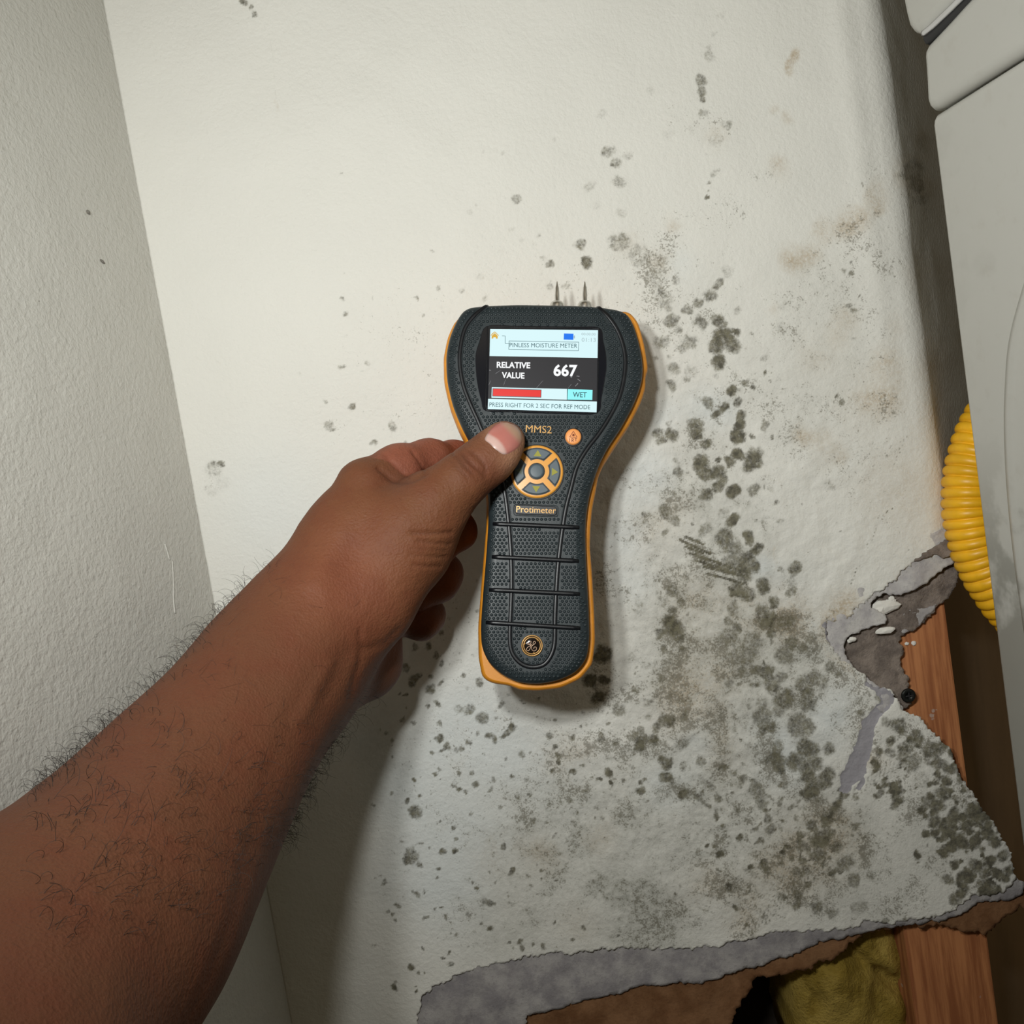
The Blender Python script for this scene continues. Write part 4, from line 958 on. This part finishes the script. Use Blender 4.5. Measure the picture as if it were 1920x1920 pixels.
for (x0, y0, x1, y1) in ((924,982,1086,989),(922,1044),(917,1106),(911,1167)) and ((924,982,1086,989),(922,1044,1085,1052),(917,1106,1087,1114),(911,1167,1088,1178)):
    Qb_ = resample([(x0, y0), (x1, y1)], 14)
    zz_ = [L(x, y, zprof(dist_out(x, y)-1)+.0002) for x, y in Qb_]
    r_ = np.full(14, 4.4*s); r_[0] = r_[-1] = 3.4*s
    v, f = tube(zz_, r_, 10, flat=.6); mk('grip_bar', v, f, M_bar, meter, True)
# dimples
Dv = []; Df = []
py_ = 577.; row = 0
CHx = CH
bars = [(924,982,1086,989),(922,1044,1085,1052),(917,1106,1087,1114),(911,1167,1088,1178)]
SURp = inset(np.array(SUR), -3)
cand = []
while py_ < 1280:
    px_ = 836+(3.9 if row % 2 else 0)
    while px_ < 1206: cand.append((px_, py_)); px_ += 7.8
    py_ += 6.4; row += 1
cand = np.array(cand)
inb = poly_in(BP, cand[:, 0], cand[:, 1]); 
ins_ = poly_in(np.array(SUR), cand[:, 0], cand[:, 1])
cand = cand[inb & ~ins_]
dS = np.min(np.hypot(cand[:, 0, None]-np.array(SUR)[None, :, 0], cand[:, 1, None]-np.array(SUR)[None, :, 1]), 1)
dO = np.min(np.hypot(cand[:, 0, None]-BP[None, :, 0], cand[:, 1, None]-BP[None, :, 1]), 1)
dC = np.min(np.hypot(cand[:, 0, None]-CH[None, :, 0], cand[:, 1, None]-CH[None, :, 1]), 1)
ok = (dS > 5) & (dO > 7) & (dC > 7)
for x0, y0, x1, y1 in bars:
    q = resample([(x0, y0), (x1, y1)], 60); ok &= np.min(np.hypot(cand[:, 0, None]-q[None, :, 0], cand[:, 1, None]-q[None, :, 1]), 1) > 7
ok &= np.hypot(cand[:, 0]-1007, cand[:, 1]-885) > 55
ok &= np.hypot(cand[:, 0]-1075, cand[:, 1]-820) > 20
ok &= np.hypot(cand[:, 0]-997, cand[:, 1]-1211) > 26
ok &= ~((np.abs(cand[:, 0]-1005) < 46) & (np.abs(cand[:, 1]-957) < 15))
cand = cand[ok]; dO = dO[ok]
for (x, y), d in zip(cand, dO):
    z0_ = zprof(d); b0_ = len(Dv)
    for r_, h_ in ((3.1, -.00005), (2.5, .00034), (1.3, .00060)):
        for k in range(8):
            t = k*math.pi/4; Dv.append(L(x+r_*math.cos(t), y+r_*math.sin(t), z0_+h_))
    for i in range(2):
        for k in range(8):
            l = (k+1) % 8; Df.append((b0_+i*8+l, b0_+i*8+k, b0_+(i+1)*8+k, b0_+(i+1)*8+l))
    Df.append(tuple(b0_+16+k for k in range(8))[::-1])
o = mk('grip_dimples', Dv, Df, M_body, meter, True, kind='stuff')
bm = bmesh.new(); bm.from_mesh(o.data); bmesh.ops.recalc_face_normals(bm, faces=bm.faces[:]); bm.to_mesh(o.data); bm.free()
# navigation pad
def disc(name, cx, cy, prof, mat, parent, seg=48, **pr):
    V = []; Fc = []
    for r_, z_ in prof: V += [L(cx+r_*math.cos(2*math.pi*k/seg), cy+r_*math.sin(2*math.pi*k/seg), z_) for k in range(seg)]
    for i in range(len(prof)-1):
        for k in range(seg):
            l = (k+1) % seg; Fc.append((i*seg+l, i*seg+k, (i+1)*seg+k, (i+1)*seg+l))
    Fc.append(tuple((len(prof)-1)*seg+k for k in range(seg))[::-1])
    return mk(name, V, Fc, mat, parent, True, **pr)
disc('keypad_recess', 1006.5, 885.5, [(52.5, -.0002), (51.5, .0003), (50, .0002)], M_black, meter)
pad = disc('keypad_ring', 1006.5, 885, [(49.5, 0), (49.5, .0008), (47.5, .0013), (45.5, .0014)], M_orgp, meter)
def sector(cx, cy, a0, a1, r0, r1, gap, n=12):
    out = [(cx+r1*math.cos(t), cy+r1*math.sin(t)) for t in np.linspace(a0+gap/r1, a1-gap/r1, n)]
    out += [(cx+r0*math.cos(t), cy+r0*math.sin(t)) for t in np.linspace(a1-gap/r0, a0+gap/r0, n)]
    return out
for k in range(4):
    mid_ = math.radians(2.5)+k*math.pi/2
    P_ = sector(1006.5, 885, mid_-math.pi/4, mid_+math.pi/4, 23.0, 44.6, 5.5)
    plate('key_gap', P_, .0012, .00148, M_black, pad)
    P_ = smoothpoly(sector(1006.5, 885, mid_-math.pi/4, mid_+math.pi/4, 24.4, 43.2, 6.8), 48, 2)
    stack(P_, [(0, .0013), (0, .0019), (1.0, .0022), (2.0, .0023)], 'arrow_key', M_key, pad)
    rc = 33.5; ax, ay = 1006.5+rc*math.cos(mid_), 885+rc*math.sin(mid_)
    dx, dy = math.cos(mid_), math.sin(mid_)
    tri = [(ax+dx*6.0, ay+dy*6.0), (ax-dx*5.6-dy*7.4, ay-dy*5.6+dx*7.4), (ax-dx*5.6+dy*7.4, ay-dy*5.6-dx*7.4)]
    if k != 2: plate('arrow_print', tri, .0022, .00245, M_olive, pad)
    else: plate('arrow_print', tri, .0022, .00242, plain('worn_print', srgb(92, 104, 92), .6), pad)
disc('key_gap', 1006, 884.5, [(16, .0012), (15.6, .0015), (14.5, .0015)], M_black, pad)
disc('enter_key', 1006, 884.5, [(13.9, .0013), (13.9, .0020), (12.6, .0023), (10, .0024)], M_key, pad, 36)
# round orange button
disc('button_recess', 1075, 820, [(17.6, -.0002), (17.2, .0003), (15, .0003)], M_black, meter, 36)
btn = disc('laser_button', 1074.6, 819.6, [(15, 0), (15, .0009), (13.6, .0014), (11, .0016)], M_orgb, meter, 36)
bz = .0017
def segs(name, sg, wd, mat, parent, z):
    parts = []
    for a, b in sg:
        a = np.array(a, float); b = np.array(b, float); t = (b-a)/np.linalg.norm(b-a); n = np.array([-t[1], t[0]])*wd/2
        parts.append(([L(x, y, z) for x, y in (a+n, b+n, b-n, a-n)], [(3, 2, 1, 0)]))
    v, f = join(parts); return mk(name, v, f, mat, parent)
def B(x, y): return (1050+x/38.4, 790+y/38.4)
segs('laser_icon', [(B(950,760),B(680,1180)),(B(950,760),B(1210,1190)),(B(680,1180),B(1210,1190))], 1.1, M_icon, btn, bz)
disc('laser_icon', *B(950,1040), [(2.3, bz-.0001), (2.2, bz+.0001)], M_icon, btn, 12)
segs('laser_icon', [(B(690,1280),B(690,1520)),(B(830,1270),B(830,1540)),(B(830,1290),B(960,1310)),(B(960,1310),B(960,1400)),(B(960,1400),B(830,1410)),(B(870,1410),B(970,1540)),(B(1040,1280),B(1200,1290)),(B(1120,1290),B(1130,1480))], 1.0, M_icon, btn, bz)
# name badge
bd = [(966,947),(1044,950),(1044,967),(965,964)]
stack(smoothpoly(bd, 60, 3), [(0, -.0001), (0, .0006), (1, .0008)], 'name_badge', M_bar, meter)
badge = [c_o for c_o in meter.children if c_o.name.startswith('name_badge')][0]
text('badge_text', 'Protimeter', (968, 960.6), (1042, 963.4), 11.4, M_gold, badge, .0010, .0, to=L, extr=.3)
rring('badge_rim', smoothpoly([(963.5,945.5),(1046,948),(1046,969),(963,966)], 60, 2), .9, .0003, M_body)
# emblem
em = disc('round_emblem', 997.5, 1210.5, [(20.5, 0), (20.5, .0006), (19, .0010), (14, .0015), (7, .0018)], plain('black_enamel', (.010, .007, .006), .08), meter)
def ring(name, r0, wr, z, mat):
    v, f = tube([L(997.5+r0*math.cos(t), 1210.5+r0*math.sin(t), z) for t in np.linspace(0, 2*math.pi, 60, endpoint=False)], wr*s, 8, closed=True, flat=.4); return mk(name, v, f, mat, em, True)
ring('emblem_ring', 18.9, 1.1, .0011, M_gold); ring('emblem_ring', 15.6, .9, .0014, M_gold)
def EM(x, y): return (960+x/24, 1170+y/24)
for a in (200, 320, 80):
    t = math.radians(a); P_ = [(997.5+r_*math.cos(t+k), 1210.5+r_*math.sin(t+k)) for r_, k in ((15.4, -.35), (14.2, -.1), (12.6, .05))]
    v, f = tube([L(x, y, .00145) for x, y in P_], .7*s, 6); mk('emblem_ring', v, f, M_gold, em, True)
G1 = [(690,830),(690,880),(730,930),(790,925),(840,860),(855,800),(835,770),(780,790),(750,860),(790,930),(850,930),(840,1010),(800,1130),(740,1200),(680,1190),(650,1140),(680,1070),(760,1010),(850,960),(890,900)]
E1 = [(960,940),(945,870),(970,800),(1020,780),(1050,820),(1030,880),(970,930),(900,985),(880,1060),(890,1140),(950,1205),(1030,1200),(1090,1140),(1095,1070),(1050,1030),(1000,1040),(975,1085),(990,1130)]
gm = plain('pale_gold_line', srgb(196, 164, 140), .4, .2)
for G_ in (G1, E1):
    v, f = tube(catmull([L(*EM(x, y), .00195) for x, y in G_], 5), .62*s, 6); mk('emblem_script', v, f, gm, em, True)
# measuring pins
for px in (1046, 1098):
    o_y = 566
    def A(r_, yy): return (r_*s, (my-yy)*s)
    prof_ = [(9.5, 575), (9.8, 570), (9.3, 565), (7.2, 561), (4.0, 559.5), (3.2, 558), (3.2, 546), (3.0, 545), (2.4, 533), (1.7, 531), (.8, 524), (.15, 521)]
    V = []; Fc = []; seg = 20
    for r_, yy in prof_:
        c_p = L(px, yy, 0)
        V += [(c_p[0]+r_*1.5*s*math.cos(2*math.pi*k/seg), c_p[1], -.013+r_*1.5*s*math.sin(2*math.pi*k/seg)) for k in range(seg)]
    for i in range(len(prof_)-1):
        for k in range(seg):
            l = (k+1) % seg; Fc.append((i*seg+k, i*seg+l, (i+1)*seg+l, (i+1)*seg+k))
    sc2 = .484/DM
    o = mk('electrode_pin', [(a*sc2, b_*sc2, c) for a, b_, c in V], Fc, M_steel, meter, True)
    bm = bmesh.new(); bm.from_mesh(o.data); bmesh.ops.recalc_face_normals(bm, faces=bm.faces[:]); bm.to_mesh(o.data); bm.free()
bpy.context.view_layer.update()

# ================================================================== HAND AND FOREARM (one continuous skin)
def rc_(a, b):                    # a,b: (px,py,depth,rpx)
    pa = cc(*a[:3]); pb_ = cc(*b[:3]); return (pa, pb_, a[3]*a[2]/FPX, b[3]*b[2]/FPX)
def chain(pts): return [rc_(pts[i], pts[i+1]) for i in range(len(pts)-1)]
def smooth_chain(P): return chain([tuple(q) for q in catmull(np.array(P, float), 3)])
ARM = smooth_chain([(-110, 2150, .215, 300), (0, 1905, .262, 268), (178, 1734, .305, 230), (332, 1522, .36, 172), (445, 1366, .395, 131), (541, 1240, .425, 117)]) \
    + smooth_chain([(-100, 2130, .245, 262), (0, 1900, .298, 240), (180, 1736, .338, 205), (334, 1526, .39, 158), (446, 1366, .42, 124), (545, 1244, .448, 109)])
PALM = chain([(538, 1230, .432, 114), (600, 1130, .44, 104), (650, 1010, .452, 78), (684, 912, .458, 47)]) \
    + chain([(548, 1236, .452, 106), (620, 1130, .475, 90), (680, 1040, .492, 66), (690, 960, .485, 52)]) \
    + chain([(690, 1130, .44, 76), (760, 1014, .452, 84), (800, 960, .451, 62)]) + chain([(560, 1225, .435, 100), (690, 1130, .445, 76)]) \
    + chain([(590, 1250, .46, 70), (680, 1238, .472, 57), (698, 1185, .482, 44)]) + chain([(678, 1238, .472, 54), (676, 1110, .50, 56)])
THUMB = chain([(800, 962, .4505, 62), (822, 938, .450, 54.5), (862, 903, .4505, 49), (890, 880, .4555, 45), (915, 861, .4578, 45), (934, 842, .4603, 41), (947, 827, .4624, 36.5)])
INDEX = chain([(684, 910, .458, 46), (745, 880, .470, 44), (805, 866, .487, 40), (850, 864, .5070, 35), (890, 868, .5215, 31), (950, 880, .5235, 28)])
MIDF = chain([(675, 960, .478, 44), (765, 962, .492, 40), (846, 986, .497, 38), (858, 996, .492, 34), (815, 1035, .486, 32), (770, 1050, .482, 30)])
RING = chain([(665, 1040, .492, 42), (760, 1045, .503, 38), (828, 1076, .503, 38), (822, 1092, .497, 34), (780, 1120, .49, 30)])
LITT = chain([(655, 1110, .500, 38), (730, 1125, .507, 35), (797, 1155, .507, 36), (790, 1166, .500, 31), (740, 1160, .492, 29)])
def sd(P, prims, k):
    out = None
    for a, b, ra, rb in prims:
        ab = b-a; t = np.clip(((P-a)@ab)/(ab@ab), 0, 1)
        d = np.linalg.norm(P-(a+t[:, None]*ab), axis=1)-(ra+t*(rb-ra))
        if out is None: out = d
        else:
            h = np.clip(.5+.5*(d-out)/k, 0, 1); out = d*(1-h)+out*h-k*h*(1-h)
    return out
def smin(a, b, k):
    h = np.clip(.5+.5*(b-a)/k, 0, 1); return b*(1-h)+a*h-k*h*(1-h)
def hand_sdf(P):
    body_ = smin(sd(P, ARM, .018), sd(P, PALM, .014), .022)
    fin = smin(sd(P, MIDF, .005), sd(P, RING, .005), .0012); fin = smin(fin, sd(P, LITT, .005), .0012)
    fin = smin(fin, sd(P, INDEX, .006), .0015)
    r_ = smin(body_, fin, .006)
    r_ = smin(r_, sd(P, THUMB, .005), .010)
    return r_
VX = .00115
allp = np.array([p_ for g_ in (ARM, PALM, THUMB, INDEX, MIDF, RING, LITT) for q in g_ for p_ in (q[0], q[1])])
lo = allp.min(0)-.05; hi = allp.max(0)+.05
BS = 8; nb = np.ceil((hi-lo)/(VX*BS)).astype(int); ng = nb*BS
cen_ = np.stack(np.meshgrid(*[lo[i]+(np.arange(nb[i])*BS+BS/2-.5)*VX for i in range(3)], indexing='ij'), -1).reshape(-1, 3)
dc = hand_sdf(cen_)
half = VX*BS*.5*math.sqrt(3)*1.15+.001
near = np.abs(dc) < half
G = np.repeat(np.repeat(np.repeat(np.sign(dc).reshape(nb).astype(np.float32), BS, 0), BS, 1), BS, 2)
bi3 = np.stack(np.unravel_index(np.where(near)[0], nb), 1)
loc = np.stack(np.meshgrid(*[np.arange(BS)]*3, indexing='ij'), -1).reshape(-1, 3)
for c0 in range(0, len(bi3), 1500):
    ix = (bi3[c0:c0+1500, None]*BS+loc[None]).reshape(-1, 3)
    G[ix[:, 0], ix[:, 1], ix[:, 2]] = hand_sdf(lo+ix*VX)
ins3 = G < 0
cnt3 = np.zeros(tuple(ng-1), np.int8)
for a in (0, 1):
    for b in (0, 1):
        for c in (0, 1): cnt3 += ins3[a:ng[0]-1+a, b:ng[1]-1+b, c:ng[2]-1+c]
act = (cnt3 > 0) & (cnt3 < 8)
ai = np.stack(np.where(act), 1)
vid = np.full(act.shape, -1, np.int64); vid[act] = np.arange(len(ai))
acc = np.zeros((len(ai), 3)); num = np.zeros(len(ai))
cor = [(a, b, c) for a in (0, 1) for b in (0, 1) for c in (0, 1)]
for i, a in enumerate(cor):
    for b in cor[i+1:]:
        if sum(abs(x-y) for x, y in zip(a, b)) != 1: continue
        ga = G[ai[:, 0]+a[0], ai[:, 1]+a[1], ai[:, 2]+a[2]]; gb = G[ai[:, 0]+b[0], ai[:, 1]+b[1], ai[:, 2]+b[2]]
        m_ = (ga < 0) != (gb < 0); t = np.where(m_, ga/(ga-gb+1e-20), 0)[:, None]
        acc += np.where(m_[:, None], np.array(a)+t*(np.array(b)-np.array(a)), 0); num += m_
HV = lo+(ai+acc/num[:, None])*VX
HQ = []
for ax in range(3):
    o1, o2 = [(1, 2), (2, 0), (0, 1)][ax]
    sl0 = [slice(1, ng[i]-1) for i in range(3)]; sl1 = list(sl0)
    sl0[ax] = slice(0, ng[ax]-1); sl1[ax] = slice(1, ng[ax])
    A0 = ins3[tuple(sl0)]; A1 = ins3[tuple(sl1)]
    ch = np.stack(np.where(A0 != A1), 1); flip = A0[A0 != A1]
    st = np.ones(3, int); st[ax] = 0; base_ = ch+st
    def at_(d1, d2):
        q = base_.copy(); q[:, o1] -= d1; q[:, o2] -= d2; return vid[q[:, 0], q[:, 1], q[:, 2]]
    quad = np.stack([at_(1, 1), at_(0, 1), at_(0, 0), at_(1, 0)], 1)
    quad[~flip] = quad[~flip][:, ::-1]
    HQ.append(quad)
HQ = np.vstack(HQ)
HQ = HQ[(HQ >= 0).all(1)]
# relax
E_ = np.vstack([HQ[:, [0, 1]], HQ[:, [1, 2]], HQ[:, [2, 3]], HQ[:, [3, 0]]])
for it in range(4):
    acc = np.zeros_like(HV); n_ = np.zeros(len(HV))
    for k in (0, 1, 2): acc[:, k] = np.bincount(E_[:, 0], HV[E_[:, 1], k], len(HV))+np.bincount(E_[:, 1], HV[E_[:, 0], k], len(HV))
    n_ = np.bincount(E_[:, 0], minlength=len(HV))+np.bincount(E_[:, 1], minlength=len(HV))
    HV = .5*HV+.5*acc/np.maximum(n_, 1)[:, None]
def vnormals(V, Q_):
    fn = np.cross(V[Q_[:, 2]]-V[Q_[:, 0]], V[Q_[:, 3]]-V[Q_[:, 1]]); N = np.zeros_like(V)
    for k in range(4):
        for c in range(3): N[:, c] += np.bincount(Q_[:, k], fn[:, c], len(V))
    return N/(np.linalg.norm(N, axis=1)[:, None]+1e-12)
HN = vnormals(HV, HQ)
hx = 960+HV[:, 0]/-HV[:, 2]*FPX; hy = 960-HV[:, 1]/-HV[:, 2]*FPX
front = np.clip(HN[:, 2]*3+.3, 0, 1)*(HV[:, 2] > -.478)
# creases, tendons and folds (photo pixels -> displacement along the normal)
disp = np.zeros(len(HV)); crease = np.zeros(len(HV))
def seg_d(P):
    best = np.full(len(HV), 1e9)
    for (x0, y0), (x1, y1) in zip(P[:-1], P[1:]):
        dx, dy = x1-x0, y1-y0; t = np.clip(((hx-x0)*dx+(hy-y0)*dy)/(dx*dx+dy*dy), 0, 1)
        best = np.minimum(best, np.hypot(hx-x0-t*dx, hy-y0-t*dy))
    return best
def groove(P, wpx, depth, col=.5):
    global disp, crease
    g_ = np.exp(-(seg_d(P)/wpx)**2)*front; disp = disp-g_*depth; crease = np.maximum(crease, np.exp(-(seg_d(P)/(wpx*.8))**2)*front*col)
def z3(*p): return [(560+x/4, 760+y/4) for x, y in p]
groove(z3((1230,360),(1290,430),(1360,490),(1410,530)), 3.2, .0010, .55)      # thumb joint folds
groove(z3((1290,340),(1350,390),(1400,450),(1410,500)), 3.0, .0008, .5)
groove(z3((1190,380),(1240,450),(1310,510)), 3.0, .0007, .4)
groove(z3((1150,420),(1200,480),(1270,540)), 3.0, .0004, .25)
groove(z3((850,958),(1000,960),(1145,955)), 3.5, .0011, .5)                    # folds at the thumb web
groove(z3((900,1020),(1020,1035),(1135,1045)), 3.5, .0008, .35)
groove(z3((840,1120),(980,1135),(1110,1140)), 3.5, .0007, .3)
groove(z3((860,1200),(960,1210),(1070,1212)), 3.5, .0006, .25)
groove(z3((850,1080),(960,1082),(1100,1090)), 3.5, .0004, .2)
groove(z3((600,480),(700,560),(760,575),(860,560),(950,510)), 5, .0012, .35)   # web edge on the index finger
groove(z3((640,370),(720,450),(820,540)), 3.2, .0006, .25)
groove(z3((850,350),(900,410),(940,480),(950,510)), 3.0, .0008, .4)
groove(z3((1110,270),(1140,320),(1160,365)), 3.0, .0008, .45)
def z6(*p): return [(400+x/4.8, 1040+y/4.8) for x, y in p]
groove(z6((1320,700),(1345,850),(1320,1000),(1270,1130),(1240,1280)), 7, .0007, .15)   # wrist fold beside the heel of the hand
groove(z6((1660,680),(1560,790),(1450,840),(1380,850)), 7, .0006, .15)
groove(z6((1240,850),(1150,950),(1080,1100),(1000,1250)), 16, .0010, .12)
def ridge(P, wpx, h):
    global disp
    disp = disp+np.exp(-(seg_d(P)/wpx)**2)*front*h
ridge(z6((1060,1000),(980,1150),(880,1300),(780,1480)), 16, .0009)                     # tendon
ridge(z3((420,560),(600,700),(760,860)), 30, .0012)
ridge([(700, 900), (640, 1000), (590, 1090)], 26, .0014)
disp = disp+(fbm(HV[:, 0]*60+3, HV[:, 1]*60+HV[:, 2]*40, 12, 3)-.5)*.0012
HV = HV+HN*disp[:, None]
HW = HV@np.array([R, U, -F])+CAM
# skin tone by region
u_arm = np.clip((1240-hy)/330+.5*(hx-560)/330, 0, 1)
base_c = np.array(srgb(103, 64, 43)); hand_c = np.array(srgb(111, 70, 45)); pink_c = np.array(srgb(156, 92, 72)); tip_c = np.array(srgb(176, 132, 104)); dark_c = np.array(srgb(70, 42, 32))
tone = base_c[None]*(1-u_arm[:, None])+hand_c[None]*u_arm[:, None]
def blob(x, y, r): return np.exp(-((hx-x)**2+(hy-y)**2)/r**2)
pk = np.clip(blob(790, 850, 60)+blob(740, 870, 40)+blob(850, 840, 35), 0, 1)*(HV[:, 2] < -.455)
tone = tone+(pink_c-tone)*pk[:, None]*.75
tone = tone+(tip_c-tone)*(np.clip(blob(975, 835, 26)+blob(955, 868, 26)+blob(925, 800, 24), 0, 1)*(front > 0))[:, None]*.75
tone = tone+(np.array(srgb(122, 76, 56))-tone)*(blob(905, 860, 40)*.5)[:, None]
tone = tone+(np.array(srgb(150, 86, 62))-tone)*(np.clip(blob(650, 1090, 110), 0, 1)*.35)[:, None]
tone = tone+(np.array(srgb(92, 66, 54))-tone)*(np.clip(blob(750, 905, 30)+blob(870, 868, 18), 0, 1)*.35)[:, None]
tone = tone*(1-crease[:, None]*.62)+dark_c*crease[:, None]*.62  # creases darkened in the colour, standing in for their shade
HM = Matrix.Translation(Vector(atD(340, 1520, .37)))
pers = bpy.data.objects.new('person', None); C.objects.link(pers); pers.matrix_world = HM
pers['label'] = 'left hand and hairy brown forearm gripping the moisture meter, thumb on its face'; pers['category'] = 'person'
off = np.array(HM.translation)
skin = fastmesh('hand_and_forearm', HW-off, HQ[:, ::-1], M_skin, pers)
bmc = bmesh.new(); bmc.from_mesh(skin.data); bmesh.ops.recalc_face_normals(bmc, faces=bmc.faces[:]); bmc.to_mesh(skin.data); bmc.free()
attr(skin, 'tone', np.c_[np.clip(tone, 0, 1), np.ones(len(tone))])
# thumb nail laid on the thumb
bvh = BVHTree.FromPolygons([Vector(v_) for v_ in HW], [tuple(map(int, q)) for q in HQ[(hx[HQ[:, 0]] > 850) & (hy[HQ[:, 0]] < 930)]])
NP = catmull([(909,824),(914,813),(922,802),(934,793),(947,790),(960,793),(971,802),(978,815),(978,828),(970,840),(958,848),(944,852),(930,843),(918,832)], 5, True)
nc = NP.mean(0); Vn = []; Fn = []; tn = []
rings_ = 9; nn = len(NP)
axn = np.array([947-905, 822-862.]); axn /= np.linalg.norm(axn)     # towards the tip
perp = np.array([-axn[1], axn[0]])
for i in range(rings_+1):
    k = i/rings_
    for q in NP:
        p2 = nc+(q-nc)*(k if i else .02)
        o_ = Vector(CAM); dr = Vector(ray(p2[0], p2[1])).normalized()
        hit = bvh.ray_cast(o_, dr)[0]
        w2 = np.array(hit if hit else atD(p2[0], p2[1], .4495))
        w2 = w2-np.array(dr)*(.0007*(1-k**5)+.00005)
        Vn.append(w2-off)
        al = (p2-nc)@axn; la = (p2-nc)@perp
        a_ = np.array(srgb(186, 116, 106)); white_ = np.array(srgb(206, 172, 162)); beige = np.array(srgb(176, 146, 120))
        wl = np.clip((-al-14-.010*la*la+5)/5, 0, 1) if True else 0
        bl = np.clip((al-10)/9, 0, 1)
        c_n = a_*(1-wl)+white_*wl; c_n = c_n*(1-bl*.85)+beige*bl*.85
        if k > .97: c_n = c_n*.55
        tn.append([*c_n, 1])
for i in range(rings_):
    for j in range(nn):
        l = (j+1) % nn; Fn.append((i*nn+j, i*nn+l, (i+1)*nn+l, (i+1)*nn+j))
Fn.append(tuple(range(nn))[::-1])
nl = mk('thumb_nail', Vn, Fn, M_nail, pers, True); attr(nl, 'tone', tn); nl['label'] = 'pink thumb nail with a pale crescent'
# hairs on the forearm
HNw = HN@np.array([R, U, -F])
axis_ = atD(545, 1245, .43)-atD(0, 1905, .28); axis_ /= np.linalg.norm(axis_)
t_arm = (hx+(1920-hy)*.9)
armv = np.where((hx > 60) & (hx < 700) & (hy > 1050) & (hy < 1760) & ((hx-560) < (1380-hy)*1.2+220) & (HV[:, 2] > -.47))[0]
side = np.abs(HN[armv, 2])
wgt = np.exp(-(side/.40)**2)*1.6+.09
den = fbm(hx[armv]/60, hy[armv]/60, 91, 2); wgt *= np.clip((den-.1)*1.6, .3, 1.2)
wgt[(hx[armv] > 560) & (hy[armv] < 1240)] *= .25
pick = rng.choice(armv, 1150, replace=False, p=wgt/wgt.sum())
Hv = []; Hf = []
for i in pick:
    edge_ = HN[i, 2] < .45
    p0 = HW[i].copy(); n0 = HNw[i]; Ln = rng.uniform(.006, .014) if edge_ else rng.uniform(.006, .013)
    td = axis_*rng.uniform(.3, 1.0)+rng.normal(0, .40, 3); td -= n0*(td@n0); td /= np.linalg.norm(td)
    d = n0*(rng.uniform(.4, .9) if edge_ else rng.uniform(.05, .2))+td; d /= np.linalg.norm(d)
    P_ = [p0-n0*.0003]; ns = 12
    kax = np.cross(d, n0)+rng.normal(0, .45, 3); kax /= np.linalg.norm(kax)+1e-9
    rate = rng.uniform(.12, .46) if edge_ else rng.uniform(-.12, .18)
    for k in range(ns):
        d = d+np.cross(kax, d)*rate; d /= np.linalg.norm(d)
        nxt = P_[-1]+d*Ln/ns
        if not edge_:                       # lies along the skin
            h_ = (nxt-p0)@n0
            nxt = nxt-n0*(h_-np.clip(h_, 0, .0012)) if abs(h_) > .0012 or h_ < 0 else nxt
        P_.append(nxt)
    r_ = np.linspace(.00009, .00004, ns+1)*(1 if edge_ else .6)
    v, f = tube(P_, r_, 3, caps=False)
    o_ = len(Hv); Hv += [q-off for q in v]; Hf += [tuple(a+o_ for a in q) for q in f]
hr = fastmesh('forearm_hair', np.array(Hv), np.array(Hf), M_hair, pers); hr['kind'] = 'stuff'; hr['label'] = 'short curly black forearm hair'
